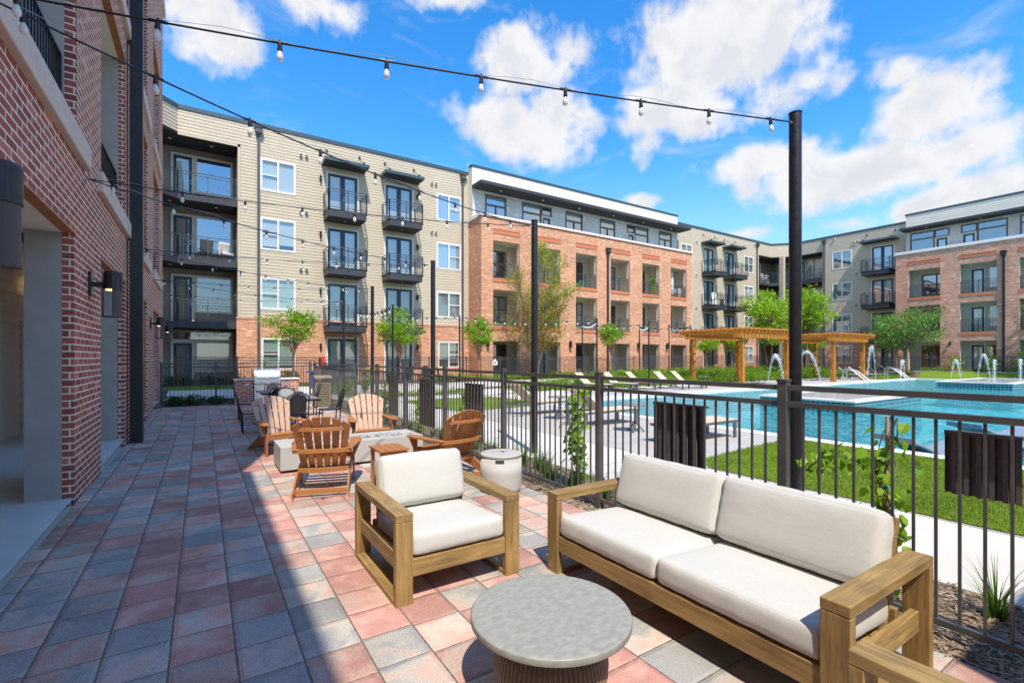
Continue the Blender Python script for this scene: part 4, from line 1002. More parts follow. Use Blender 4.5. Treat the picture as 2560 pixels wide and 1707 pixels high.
def island(name, x0, x1, y0, y1, zt, lab):
    t = thing('pool_island', lab, 'pool island', ((x0+x1)/2, (y0+y1)/2, -1.1), 0, 'raised islands in the pool')
    b = MB(); b.box((x0+.05, y0+.05, -1.1), (x1-.05, y1-.05, zt-.06)); b.build('wall', 'tile', t, world=True)
    b = MB(); b.box((x0, y0, zt-.058), (x1, y0+.35, zt)); b.box((x0, y1-.35, zt-.058), (x1, y1, zt)); b.box((x0, y0+.351, zt-.058), (x0+.35, y1-.351, zt)); b.box((x1-.35, y0+.351, zt-.058), (x1, y1-.351, zt)); b.build('coping', 'coping_stone', t, world=True)
    b = MB(); b.box((x0+.352, y0+.352, zt-.07), (x1-.352, y1-.352, zt-.004)); b.build('paving', 'island_top', t, world=True)
island('near', 16.8, 22.45, 6.6, 9.65, .30, 'raised teal-tiled pool island with a grey paved top, the nearer of the two')
island('far', 35.1, 43.6, 6.65, 9.8, .30, 'raised teal-tiled pool island with a plain pale top, the farther one')
# depth markers on the far waterline
def handrail(x, y, lab):
    t = thing('pool_handrail', lab, 'handrail', (x, y, .02), 0, 'pool ladder rails')
    for s in (-.28, .28):
        b = MB(); b.tube([(s, .3, 0), (s, .28, .75), (s, .1, .92), (s, -.3, .75), (s, -1.0, .15), (s, -1.0, -.3)], .03, 8); b.build('rail', 'steel', t, True)
handrail(35.6, 14.3, 'pair of curved steel rails entering the pool, nearer set by the far coping')
handrail(42.2, 14.3, 'pair of curved steel rails entering the pool, farther set near the grass strip')

# scattered stones, chips and blades
def scatter(name, poly_fn, n, maker, m, kind='stuff'):
    b = MB()
    for _ in range(n):
        p = poly_fn()
        if p: maker(b, p)
    o = b.build(name, m); tag(o, kind=kind); return o
def stone(b, p):
    s = rg.uniform(.03, .085); vs = []
    for dx, dy, dz in ((1,0,0),(-1,0,0),(0,1,0),(0,-1,0),(0,0,1)): vs.append((p[0]+dx*s*rg.uniform(.7, 1.3), p[1]+dy*s*rg.uniform(.7, 1.3), p[2]+dz*s*.8))
    b.add(vs, [(0,2,4),(2,1,4),(1,3,4),(3,0,4)])
def inpoly(poly):
    xs = [p[0] for p in poly]; ys = [p[1] for p in poly]
    def f():
        x = rg.uniform(min(xs), max(xs)); y = rg.uniform(min(ys), max(ys)); ins = False; j = len(poly)-1
        for i in range(len(poly)):
            if (poly[i][1] > y) != (poly[j][1] > y) and x < (poly[j][0]-poly[i][0])*(y-poly[i][1])/(poly[j][1]-poly[i][1])+poly[i][0]: ins = not ins
            j = i
        return (x, y, gh(x, y)) if ins else None
    return f
o = scatter('gravel_stones', inpoly([(10.35, 14.75), (14, 14.9), (14, 15.1), (13.6, 18.6), (9.7, 17.6), (10.3, 16.8)]), 2600, stone, 'gravel'); tag(o, 'loose white landscape stones between the court lawn and the hedges', 'gravel')
o = scatter('border_stones', inpoly([(13.5, 17.3), (46.5, 17.3), (46.5, 18.0), (30, 18.2), (20, 18.6), (13.5, 18.7)]), 3000, stone, 'gravel'); tag(o, 'loose white stones along the far side of the pool deck', 'gravel')
def chip(b, p):
    a = rg.uniform(0, math.pi); L = rg.uniform(.015, .055); w = rg.uniform(.003, .008); t = rg.uniform(-.4, .4); d = Vector((math.cos(a), math.sin(a), t*.5)); e = Vector((-math.sin(a), math.cos(a), rg.uniform(-.5, .5)))*w; q = Vector((p[0], p[1], p[2]+rg.uniform(.0, .02)))
    b.add([q-d*L-e, q+d*L-e, q+d*L+e, q-d*L+e], [(0,1,2,3)])
o = scatter('mulch_chips', lambda: (rg.uniform(3.42, 4.54), -.5+12*rg.random()**1.5, -.004), 15000, chip, 'mulch_chip'); tag(o, 'shredded brown mulch in the bed along the metal fence', 'mulch')
def blade(b, p):
    a = rg.uniform(0, 6.28); h = rg.uniform(.018, .038); w = .0045; d = Vector((math.cos(a), math.sin(a), 0)); q = Vector((p[0], p[1], p[2]+.009)); t = Vector((rg.gauss(0, .012), rg.gauss(0, .012), h))
    b.add([q-d*w, q+d*w, q+t], [(0,1,2)])
o = scatter('turf_blades', inpoly([(6.33, -1.5), (6.33, 4.44), (6.9, 4.85), (9.2, 5.05), (10.0, 4.98), (10.0, -1.5)]), 60000, blade, 'turf_blade'); tag(o, 'short bright green artificial grass on the lawn beside the pool', 'grass')

# ------------------------------------------------------------------ FENCES
def fence(name, label, pts, posts_every, H=1.47, m='fence_metal', pick=.106, ground=lambda x, y: 0., grp=None, pw=.065, gaugep=.0145, first=None):
    t = thing(name, label, 'fence', (pts[0][0], pts[0][1], 0), 0, grp)
    for a, c in zip(pts, pts[1:]):
        A = Vector((a[0], a[1], 0)); B = Vector((c[0], c[1], 0)); L = (B-A).length; d = (B-A)/L
        n = max(1, round(L/posts_every)); sp = L/n
        for i in range(n+1):
            p = A+d*(sp*i); z = ground(p.x, p.y); b = MB()
            b.bar(p+Vector((0, 0, z-.05)), p+Vector((0, 0, z+H)), pw, pw, d); q = pw*.58
            b.box((p.x-q, p.y-q, z+H), (p.x+q, p.y+q, z+H+.018)); b.build('post', m, t, world=True)
        for i in range(n):
            p = A+d*(sp*i+pw/2); q = A+d*(sp*(i+1)-pw/2); z0 = ground(p.x, p.y); z1 = ground(q.x, q.y); b = MB()
            for zz, hh in ((H-.045, .038), (H-.165, .038), (.095, .038)): b.bar(p+Vector((0, 0, z0+zz)), q+Vector((0, 0, z1+zz)), .034, hh)
            k = max(2, round((q-p).length/pick))
            for j in range(1, k):
                r = p.lerp(q, j/k); z = z0+(z1-z0)*j/k; b.bar(r+Vector((0, 0, z+.116)), r+Vector((0, 0, z+H-.187)), gaugep, gaugep)
            b.build('picket_panel', m, t, world=True)
    return t
fence('metal_fence', 'black metal picket fence between the paver patio and the planting bed by the pool', [(3.65, -.08), (3.65, 19.72)], 1.98)
fence('metal_fence', 'black metal picket fence closing the far end of the patio behind the grill', [(-1.15, 20.02), (3.55, 20.02)], 1.75)
fence('metal_fence', 'long dark picket fence in front of the tan and orange blocks behind the trees', [(-1.0, 25.0), (48.0, 25.0)], 2.35, 1.36, 'fence_metal', .115, lambda x, y: gh(x, y), None, .06, .018)
fence('metal_fence', 'dark picket fence in front of the rose brick wing at the right edge', [(49.75, 1.5), (49.75, 22.5)], 2.2, 1.25, 'fence_metal', .13, lambda x, y: .5, None, .06, .02)
# corrugated panels wired to the fence
def cpanel(y0, y1, z0, z1, label):
    t = thing('corrugated_panel', label, 'metal panel', (3.70, (y0+y1)/2, z0), 0, 'corrugated panels on the fence'); b = MB(); L = y1-y0; n = 6
    vs = []; prof = []
    for i in range(n):
        a = -L/2+L*i/n; w = L/n; prof += [(a, 0), (a+w*.42, 0), (a+w*.5, .035), (a+w*.92, .035)]
    prof.append((L/2, 0)); vs = []
    for yy, xx in prof:
        for zz in (0, z1-z0): vs.append((xx, yy, zz))
    for yy, xx in prof:
        for zz in (0, z1-z0): vs.append((xx+.004, yy, zz))
    k = len(prof)*2; fs = []
    for i in range(len(prof)-1): fs += [(2*i, 2*i+2, 2*i+3, 2*i+1), (k+2*i, k+2*i+1, k+2*i+3, k+2*i+2)]
    b.add(vs, fs); b.build('sheet', 'corrugated', t)
    b = MB(); b.box((-.012, -L/2, z1-z0), (.05, L/2, z1-z0+.02)); b.build('edge_trim', 'corrugated', t)
cpanel(2.60, 3.17, .24, 1.20, 'dark corrugated panel on the fence directly behind the sofa')
cpanel(.67, .99, .85, 1.2, 'dark corrugated panel hung high on the fence at the right edge')
cpanel(6.56, 7.18, .30, 1.20, 'dark corrugated panel on the fence behind the tilted brown lounge chair')
cpanel(8.40, 9.14, .30, 1.20, 'dark corrugated panel on the fence right of the pale lounge chair')
cpanel(10.45, 11.11, .32, 1.20, 'dark corrugated panel on the fence, farthest one, just past the pale lounge chair')

# ------------------------------------------------------------------ PERGOLAS
def pergola(x0, x1, y0, y1, ht, label):
    t = thing('pergola', label, 'pergola', ((x0+x1)/2, (y0+y1)/2, 0), 0, 'cedar pergolas by the pool')
    for x in (x0, x1):
        for y in (y0, y1):
            b = MB(); b.box((x-.11, y-.11, .0), (x+.11, y+.11, ht-.42)); b.box((x-.15, y-.15, .0), (x+.15, y+.15, .16)); b.build('post', 'cedar_z', t, bevel=.008, world=True)
    for y in (y0, y1):
        for s in (-.15, .11):
            b = MB(); b.box((x0-.55, y+s, ht-.62), (x1+.55, y+s+.045, ht-.36)); b.build('beam', 'cedar_x', t, world=True)
    n = int((x1-x0+.9)/.36)
    for i in range(n+1):
        x = x0-.45+(x1-x0+.9)*i/n; b = MB(); b.box((x-.022, y0-.6, ht-.357), (x+.022, y1+.6, ht-.14)); b.build('rafter', 'cedar_y', t, world=True)
    n = int((y1-y0+1.1)/.30)
    for i in range(n+1):
        y = y0-.55+(y1-y0+1.1)*i/n; b = MB(); b.box((x0-.6, y-.02, ht-.138), (x1+.6, y+.02, ht-.05)); b.build('purlin', 'cedar_x', t, world=True)
    return t
pergola(25.25, 29.98, 15.42, 18.58, 3.35, 'stained cedar pergola by the pool, the larger one left of the near pole')
pergola(35.9, 40.4, 15.4, 18.6, 3.35, 'stained cedar pergola by the pool, the farther one right of the near pole')

# ------------------------------------------------------------------ FURNITURE
rf = random.Random(5)
def cushion(mb, w, d, h, r=.035, puff=.02, wr=.004, seed=0):
    rr = random.Random(seed); ph = [rr.uniform(0, 6.28) for _ in range(8)]
    def axis(L):
        a = L/2; k = max(4, int(L/.06)); inner = [-(a-r)+2*(a-r)*i/k for i in range(k+1)]
        return [-a, -a+.12*r, -a+.4*r]+inner+[a-.4*r, a-.12*r, a]
    X, Y, Z = axis(w), axis(d), axis(h); idx = {}
    def vert(x, y, z):
        key = (round(x, 5), round(y, 5), round(z, 5))
        if key in idx: return idx[key]
        p = Vector((x, y, z)); c = Vector((max(-(w/2-r), min(w/2-r, x)), max(-(d/2-r), min(d/2-r, y)), max(-(h/2-r), min(h/2-r, z))))
        q = p-c; q = c+q.normalized()*r if q.length > 1e-9 else p
        u, v, s = 2*x/w, 2*y/d, 2*z/h
        bul = (1-u**4)*(1-v**4); q.z += puff*bul*s*(1 if s > 0 else .3)
        q.z += wr*math.sin(9*u+3*v+ph[0])*math.sin(5*v+ph[1])*(1-u*u)*(1-v*v)
        q.x += puff*.5*(1-v**4)*(1-s*s)*u; q.y += puff*.5*(1-u**4)*(1-s*s)*v
        q.y += wr*.8*math.sin(14*u+ph[2])*abs(v)**3; q.x += wr*.8*math.sin(12*v+ph[3])*abs(u)**3
        q.z += wr*.9*math.sin(23*u+ph[4])*abs(v)**6*.8
        idx[key] = len(mb.v); mb.v.append(tuple(q)); return idx[key]
    def face(f):
        mb.f.append(f); mb.mi.append(mb.k)
    for (A, B, fn) in ((X, Y, lambda a, b: (a, b, h/2)), (X, Y, lambda a, b: (a, b, -h/2)), (X, Z, lambda a, b: (a, -d/2, b)), (X, Z, lambda a, b: (a, d/2, b)), (Y, Z, lambda a, b: (-w/2, a, b)), (Y, Z, lambda a, b: (w/2, a, b))):
        for i in range(len(A)-1):
            for j in range(len(B)-1): face([vert(*fn(A[i], B[j])), vert(*fn(A[i+1], B[j])), vert(*fn(A[i+1], B[j+1])), vert(*fn(A[i], B[j+1]))])
def xf(mb, mat):
    mb.v = [tuple(mat @ Vector(v)) for v in mb.v]; return mb
def lounge(name, label, cat, W, Dp, loc, rz, group, nseat):
    """deep teak lounge seat, local: faces -y, width along x, origin at centre of footprint"""
    t = thing(name, label, cat, loc, rz, group); aw = .12; th = .05; hx = W/2; hy = Dp/2; AH = .615
    gx, gy = ('teak_x', 'teak_y')
    for s in (-1, 1):
        x0, x1 = (-hx, -hx+aw) if s < 0 else (hx-aw, hx)
        b = MB(); b.mat(0); b.box((x0, -hy, AH-th), (x1, hy, AH)); b.box((x0, -hy+th+.0, .0), (x1, hy-th, .045)); b.mat(1); b.box((x0, -hy, 0), (x1, -hy+th, AH-th-.002)); b.box((x0, hy-th, 0), (x1, hy, AH-th-.002))
        b.build('arm_frame', ['teak_y', 'teak_z'], t, bevel=.004)
        b = MB(); b.box((x0+.035, -hy+th, .215), (x0+.075, hy-th, .325)); b.build('side_rail', 'teak_y', t, bevel=.004)
    xi = hx-aw
    b = MB(); b.box((-xi, -hy+.012, .185), (xi, -hy+.05, .30)); b.build('front_rail', 'teak_x', t, bevel=.004)
    b = MB(); b.box((-xi, hy-.13, .20), (xi, hy-.09, .32)); b.build('rear_rail', 'teak_x', t, bevel=.004)
    b = MB()
    for i in range(7):
        yy = -hy+.08+i*(Dp-.28)/6; b.box((-xi, yy, .262-.012*i), (xi, yy+.07, .282-.012*i))
    b.build('seat_slats', 'teak_x', t)
    b = MB(); tilt = .20
    for xx in (-xi+.02, xi-.08): b.bar((xx+.03, hy-.20, .20), (xx+.03, hy-.20+tilt*.85, .78), .06, .035, (0, 1, 0))
    for k in range(4):
        f = .25+.22*k; b.bar((-xi+.02, hy-.20+tilt*.85*f+.02, .20+.58*f), (xi-.02, hy-.20+tilt*.85*f+.02, .20+.58*f), .02, .075, (0, .25, 1))
    b.build('back_frame', 'teak_x', t, bevel=.004)
    cw = 2*xi/nseat
    for k in range(nseat):
        cx = -xi+cw*(k+.5)
        b = MB(); cushion(b, cw-.008, Dp-.20, .15, .035, .016, .0022, 3+k); xf(b, Matrix.Translation((cx, -.10+.012, .365)) @ Matrix.Rotation(R(-3.2), 4, 'X')); b.build('seat_cushion', 'linen', t, True)
        b = MB(); cushion(b, cw-.012, .40, .17, .04, .026, .0025, 9+k); xf(b, Matrix.Translation((cx, hy-.235, .645)) @ Matrix.Rotation(R(74), 4, 'X')); b.build('back_cushion', 'linen', t, True)
    return t
lounge('lounge_chair', 'teak lounge chair with off-white cushions at the front of the patio, left of the sofa', 'armchair', .97, 1.0, (1.545, 3.53, 0), 0, 'teak lounge seating', 1)
lounge('sofa', 'long teak sofa with four off-white cushions against the fence', 'sofa', 2.07, .95, (2.725, 1.935, 0), R(-90), 'teak lounge seating', 2)
lounge('lounge_chair', 'teak lounge chair cut by the bottom edge in front of the sofa arm', 'armchair', .97, 1.0, (1.56, .28, 0), R(180), 'teak lounge seating', 1)

# coffee table
t = thing('coffee_table', 'round coffee table with mottled cement top on a ribbed bronze drum base', 'coffee table', (1.42, 1.85, 0))
b = MB(); b.lathe([(.30, .386), (.378, .388), (.386, .394), (.387, .418), (.382, .4245), (.372, .427), (.2, .427), (.001, .427)], 96); b.build('tabletop', 'cement_top', t, True)
b = MB(); prof = [(.17, .012), (.20, .02), (.245, .08), (.268, .15), (.272, .20), (.258, .27), (.225, .33), (.185, .37), (.16, .386)]
n = 72; vs = []; fs = []
for r, z in prof:
    for j in range(n*4):
        a = 2*math.pi*j/(n*4); rr = r+(.006 if (j % 4) in (1, 2) else -.005); vs.append((rr*math.cos(a), rr*math.sin(a), z))
for i in range(len(prof)-1):
    for j in range(n*4):
        k = (j+1) % (n*4); fs.append((i*n*4+j, i*n*4+k, (i+1)*n*4+k, (i+1)*n*4+j))
b.add(vs, fs); b.build('base', 'ribbed', t)

# adirondack chairs, local: faces +y
def adirondack(label, loc, rz, m, mb_=None):
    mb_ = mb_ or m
    t = thing('adirondack_chair', label, 'adirondack chair', loc, rz, 'slatted chairs around the fire pit')
    b0 = Vector((0, -.20, .27)); b1 = Vector((0, -.52, .955)); bd = (b1-b0); bn = Vector((0, bd.z, -bd.y)).normalized()
    for i in range(6):                                   # fanned back slats with an arched top
        k = i-2.5; xb = k*.084; xt = k*.113; top = 1-.045*k*k*.42
        p = b0+Vector((xb, 0, 0)); q = b0+bd*top+Vector((xt, 0, 0)); w0, w1 = .0345, .0455; th = bn*.010
        b = MB(); e = Vector((1, 0, 0)); sl = -.035*k*.35
        tl = q-e*w1+bd*(.022*k*.5*1 if k < 0 else -.0)*1; 
        dl = bd*(-.018*(k-.5)*abs(k)/2.5*.0)
        qa = q-e*w1; qb = q+e*w1
        qa = b0+bd*(1-.045*(k-.42)**2*.42)+Vector((xt-w1, 0, 0)); qb = b0+bd*(1-.045*(k+.42)**2*.42)+Vector((xt+w1, 0, 0))
        b.add([p-e*w0-th, p+e*w0-th, qb-th, qa-th, p-e*w0+th, p+e*w0+th, qb+th, qa+th], [(0,1,2,3),(7,6,5,4),(0,4,5,1),(1,5,6,2),(2,6,7,3),(3,7,4,0)])
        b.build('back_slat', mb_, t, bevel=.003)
    for i in range(5):                                   # seat slats
        f = i/4; y = .31-.50*f; z = .375-.115*f-.03*math.sin(f*3.14); b = MB(); b.bar((-.28, y, z), (.28, y, z), .105, .02, (0, .22, 1)); b.build('seat_slat', m, t, bevel=.003)
    b = MB(); b.bar((-.29, .345, .335), (.29, .345, .335), .022, .09); b.build('seat_apron', m, t, bevel=.003)
    for s in (-1, 1):
        b = MB(); x = s*.30; b.slabpoly([(x-.011, .33, .37), (x-.011, .33, .27), (x-.011, -.62, .0), (x-.011, -.70, .0), (x-.011, -.66, .05), (x-.011, -.25, .25)], (.022, 0, 0)); b.build('rear_leg', m, t, bevel=.003)
        b = MB(); x = s*.325; b.box((x-.012, .24, 0), (x+.012, .33, .535)); b.slabpoly([(x+s*.012, .27, .53), (x+s*.012, .27, .33), (x+s*.10, .27, .53)], (0, .022, 0)); b.build('front_leg', m, t, bevel=.003)
        # paddle-shaped arm
        P = [(s*.262, -.37), (s*.28, .0), (s*.278, .24), (s*.295, .37), (s*.335, .415), (s*.395, .40), (s*.43, .33), (s*.425, .15), (s*.385, -.12), (s*.345, -.37)]
        if s > 0: P = P[::-1]
        b = MB(); b.prism(P, .535, .557); b.build('arm', m, t, bevel=.004)
    def arcbar(name, y, z, hw, sag, h, zs=.0):
        b = MB(); N = 10; vs = []; fs = []
        for i in range(N+1):
            u = -1+2*i/N; x = u*hw; yy = y+sag*u*u
            for dy, dz in ((0, 0), (-.024, 0), (-.024, h), (0, h)): vs.append((x, yy+dy, z+dz))
        for i in range(N):
            for k in range(4): fs.append((4*i+k, 4*i+(k+1) % 4, 4*i+4+(k+1) % 4, 4*i+4+k))
        fs += [(0,1,2,3), (4*N+3, 4*N+2, 4*N+1, 4*N)]; b.add(vs, fs); b.build(name, m, t, bevel=.004)
    arcbar('arm_brace', -.385, .50, .335, .06, .05); arcbar('back_brace', -.485, .775, .262, .055, .045); arcbar('seat_brace', -.26, .245, .29, .05, .06)
    b = MB(); b.bar((-.29, -.50, .075), (.29, -.50, .075), .022, .06); b.build('leg_stretcher', m, t, bevel=.003)
    return t
def face(fx, fy): return math.atan2(-fx, fy)
adirondack('brown slatted garden chair seen from behind, in front of the fire trough', (1.33, 6.44, 0), face(.30, .95), 'poly_brown')
adirondack('brown garden chair at the fire trough left end, its pale back half shaded', (1.14, 9.14, 0), face(.22, -.97), 'poly_brown', 'poly_sunlit')
adirondack('pale-backed brown garden chair facing the viewer behind the fire pit, beside the fence', (2.58, 8.72, 0), face(-.10, -.99), 'poly_brown', 'poly_sunlit')
adirondack('brown slatted garden chair beside the fence at the right of the fire trough', (2.88, 6.15, 0), face(-.17, .98), 'poly_brown')

# fire pit
t = thing('fire_pit', 'long pale concrete fire trough filled with grey stones between the slatted chairs', 'fire pit', (1.98, 7.76, 0))
x0, x1, y0, y1 = .92, 3.04, 7.38, 8.12
b = MB(); zt = .385; zb = .055; a = (.26, .20)
b.box((x0, y0, zb), (x1, y0+a[1], zt)); b.box((x0, y1-a[1], zb), (x1, y1, zt)); b.box((x0, y0+a[1], zb), (x0+a[0], y1-a[1], zt-.0015)); b.box((x1-a[0], y0+a[1], zb), (x1, y1-a[1], zt-.0015)); b.box((x0+a[0], y0+a[1], zb), (x1-a[0], y1-a[1], zt-.12))
b.build('trough', 'firepit', t, world=True, bevel=.006)
b = MB(); b.box((x0+.09, y0+.09, .003), (x1-.09, y1-.09, .054)); b.build('base', 'soil', t, world=True)
b = MB()
for _ in range(420):
    cx, cy = rf.uniform(x0+a[0]+.03, x1-a[0]-.03), rf.uniform(y0+a[1]+.03, y1-a[1]-.03); s = rf.uniform(.018, .038); cz = zt-.10+rf.uniform(.02, .105); sx, sy, sz = s*rf.uniform(.9, 1.5), s*rf.uniform(.8, 1.2), s*rf.uniform(.5, .8); ro = rf.uniform(0, 3.14)
    vs = []; N = 8; fs = []
    for zz, k in ((-.7, .6), (0, 1.), (.7, .62)):
        for j in range(N):
            an = 2*math.pi*j/N; px, py = sx*k*math.cos(an), sy*k*math.sin(an); vs.append((cx+px*math.cos(ro)-py*math.sin(ro), cy+px*math.sin(ro)+py*math.cos(ro), cz+zz*sz))
    vs.append((cx, cy, cz+sz))
    for q in range(2):
        for j in range(N): fs.append((q*N+j, q*N+(j+1) % N, (q+1)*N+(j+1) % N, (q+1)*N+j))
    for j in range(N): fs.append((2*N+j, 2*N+(j+1) % N, 3*N))
    b.add(vs, fs)
o = b.build('stones', 'pebble', t, True, world=True); o['kind'] = 'stuff'

# small side table and round stool
t = thing('side_table', 'small brown slatted side table between the two brown garden chairs', 'side table', (2.02, 6.04, 0))
for i in range(4):
    b = MB(); b.box((-.19+.097*i, -.23, .475), (-.19+.097*i+.091, .23, .497)); b.build('top_slat', 'poly_brown', t, bevel=.003)
for sx in (-1, 1):
    for sy in (-1, 1):
        b = MB(); b.box((sx*.15-.025, sy*.19-.012, 0), (sx*.15+.025, sy*.19+.012, .474)); b.build('leg', 'poly_brown', t, bevel=.003)
b = MB(); b.box((-.15, -.205, .12), (.15, -.203+.02, .17)); b.box((-.15, .183, .12), (.15, .205, .17)); b.box((-.012, -.18, .12), (.012, .18, .17)); b.box((-.17, -.2, .42), (.17, -.18, .474)); b.box((-.17, .18, .42), (.17, .2, .474)); b.build('stretcher', 'poly_brown', t)
t = thing('stool', 'round pale concrete drum stool with a slot handle beside the fence', 'stool', (3.09, 5.02, 0), R(-35))
b = MB(); b.lathe([(.18, .0), (.215, .008), (.240, .035), (.254, .09), (.256, .25), (.250, .44)], 48); b.build('drum', 'firepit', t, True)
b = MB(); b.lathe([(.244, .446), (.254, .450), (.256, .470), (.248, .480), (.2, .482), (.001, .483)], 48); b.build('lid', 'firepit', t, True)
b = MB(); vs = []; n = 8
for i in range(n+1):
    an = R(-90-12+24*i/n)
    for z in (.395, .435): vs.append((.2535*math.cos(an)*1.0, .2535*math.sin(an), z))
b.add(vs, [(2*i, 2*i+2, 2*i+3, 2*i+1) for i in range(n)]); b.build('slot', 'interior', t)
b = MB(); b.tube([(.22, .1, .01), (.32, .14, .012), (.42, .02, .012), (.50, .10, .012)], .008, 6); b.build('hose', 'black_metal', t)

# bistro dining sets
def dining_table(label, loc, w, d, rz=0):
    t = thing('dining_table', label, 'table', loc, rz, 'grey slatted dining tables')
    n = 8
    for i in range(n):
        b = MB(); x = -w/2+w*i/n; b.box((x+.003, -d/2, .715), (x+w/n-.003, d/2, .74)); b.build('top_slat', 'slate_top', t)
    b = MB(); b.box((-w/2-.004, -d/2-.02, .69), (w/2+.004, -d/2-.002, .735)); b.box((-w/2-.004, d/2+.002, .69), (w/2+.004, d/2+.02, .735)); b.box((-.04, -d/2, .68), (.04, d/2, .713)); b.build('frame', 'black_metal', t)
    for sx in (-1, 1):
        for sy in (-1, 1):
            b = MB(); b.bar((sx*.06, sy*.1, .68), (sx*(w/2-.12), sy*(d/2-.15), .0), .045, .045); b.build('leg', 'black_metal', t)
dining_table('grey slatted dining table nearer the viewer, behind the half-shaded garden chair', (1.70, 11.75, 0), 1.02, 1.02)
dining_table('grey slatted dining table in front of the grill island', (1.75, 14.25, 0), 1.0, 1.2)
def bistro():
    t = thing('bistro_chair', '', 'chair', (0, 0, 0), 0, 'black woven bistro chairs')
    b = MB(); N = 14                                    # bent back hoop, faces +y
    pts = [(-.20, -.17, .0), (-.205, -.19, .45)]+[(-.205*math.cos(math.pi*i/N)*(1 if abs(math.cos(math.pi*i/N)) < .96 else 1), -.23-.07*(1 if i else .6), .80+.10*math.sin(math.pi*i/N)) for i in range(N+1)]+[(.205, -.19, .45), (.20, -.17, 0)]
    b.tube(pts, .014, 8); b.build('back_hoop', 'black_metal', t, True)
    b = MB(); P = [(-.16, -.215, .50), (.16, -.215, .50), (.165, -.28, .80), (.11, -.295, .865), (0, -.30, .885), (-.11, -.295, .865), (-.165, -.28, .80)]
    b.slabpoly(P, (0, .014, 0)); b.build('back_panel', 'rattan', t)
    b = MB(); P = [(-.19, -.18), (.19, -.18), (.215, .05), (.19, .20), (.09, .245), (-.09, .245), (-.19, .20), (-.215, .05)]; b.prism(P, .435, .462); b.build('seat', 'rattan', t, bevel=.008)
    for s in (-1, 1):
        b = MB(); b.tube([(s*.17, .19, .44), (s*.20, .24, 0)], .013, 8); b.build('leg', 'black_metal', t, True)
    b = MB(); b.tube([(.19, .21, .22), (.20, -.18, .22), (-.20, -.18, .22), (-.19, .21, .22), (.19, .21, .22)], .008, 6); b.build('stretcher', 'black_metal', t, True)
    return t
bc = bistro(); used = False
BCH = [((1.68, 11.02, 0), (0, 1), 'black bistro chair with woven back to the viewer at the nearer dining table'),
       ((1.72, 12.56, 0), (0, -1), 'white-striped woven bistro chair facing the viewer across the nearer dining table'),
       ((2.50, 11.65, 0), (-1, 0), 'black bistro chair at the right of the nearer dining table by the trash bin'),
       ((.90, 11.75, 0), (1, 0), 'black bistro chair hidden mostly behind the half-shaded garden chair'),
       ((1.60, 13.32, 0), (0, 1), 'black bistro chair back between the two dining tables'),
       ((1.72, 15.15, 0), (0, -1), 'teal-black bistro chair between the far dining table and the grill'),
       ((2.50, 14.35, 0), (-1, 0), 'black bistro chair at the right of the far dining table'),
       ((.98, 14.25, 0), (1, 0), 'black bistro chair in shade left of the far dining table')]
for i, (l, f, lab) in enumerate(BCH):
    c = bc if i == 0 else copy_tree(bc)
    c.location = l; c.rotation_euler = (0, 0, face(*f)); c['label'] = lab
    if 'white-striped' in lab:
        for ch in KIDSOF(c):
            if ch.name.startswith('back_panel'): ch.data = ch.data.copy(); ch.data.materials[0] = M['rattan_sunlit']
# black mesh dining set in the garden court and by the pergola
FCH = [((8.2, 21.9), .6), ((9.2, 22.3), 2.4), ((9.9, 21.5), -1.8), ((8.8, 20.9), -.3)]
for i, ((x, y), a) in enumerate(FCH):
    c = copy_tree(bc); c.location = (x, y, gh(x, y)+.014); c.rotation_euler = (0, 0, a); c['group'] = 'black chairs on the garden court'; c['label'] = ['black chair at the left of the garden court seen through the fence', 'black chair at the back of the garden court by the round table', 'black chair at the right of the garden court near the hedge', 'black chair at the front of the garden court facing the brick blocks'][i]

# grill island
t = thing('grill_island', 'red brick grill counter with a pale stone top at the end of the patio', 'outdoor counter', (1.97, 19.45, 0))
b = MB(); b.box((.95, 19.16, 0), (1.52, 19.86, .845)); b.box((2.40, 19.16, 0), (3.0, 19.86, .845)); b.box((1.52, 19.62, 0), (2.40, 19.86, .845)); b.build('brick_body', 'brick_dark', t, world=True)
b = MB(); b.box((.92, 19.12, .846), (1.53, 19.9, .885)); b.box((2.39, 19.12, .846), (3.03, 19.9, .885)); b.box((1.53, 19.60, .846), (2.39, 19.9, .885)); b.build('countertop', 'coping_stone', t, world=True)
b = MB(); b.box((1.26, 19.145, .66), (1.38, 19.158, .74)); b.box((2.50, 19.145, .62), (2.66, 19.158, .78)); b.build('outlet_cover', 'steel', t, world=True)
t = thing('gas_grill', 'stainless gas grill with curved hood built into the brick counter', 'grill', (1.96, 19.4, 0))
b = MB(); b.box((1.545, 19.13, .02), (2.375, 19.58, .70)); b.box((1.955, 19.122, .05), (1.962, 19.132, .68)); b.build('cabinet', 'steel', t, world=True, bevel=.005)
b = MB(); b.box((1.53, 19.09, .715), (2.39, 19.60, .88)); b.build('control_panel', 'steel', t, world=True, bevel=.008)
for x in (1.68, 1.87, 2.06, 2.155, 2.25):
    b = MB(); b.tube([(x, 19.09, .80), (x, 19.06, .80)], .024, 12); b.build('knob', 'steel', t, world=True)
b = MB(); N = 10; prof = [(19.10, .885)]+[(19.36-.26*math.cos(R(90*i/N)), .93+.31*math.sin(R(90*i/N))) for i in range(N+1)]+[(19.60, 1.20), (19.60, .885)]
b.slabpoly([(1.54, y, z) for y, z in prof], (.84, 0, 0)); b.build('hood', 'steel', t, world=True, bevel=.006)
b = MB(); b.tube([(1.62, 19.12, .96), (1.62, 19.045, .96), (2.30, 19.045, .96), (2.30, 19.12, .96)], .014, 8); b.build('hood_handle', 'steel', t, world=True)
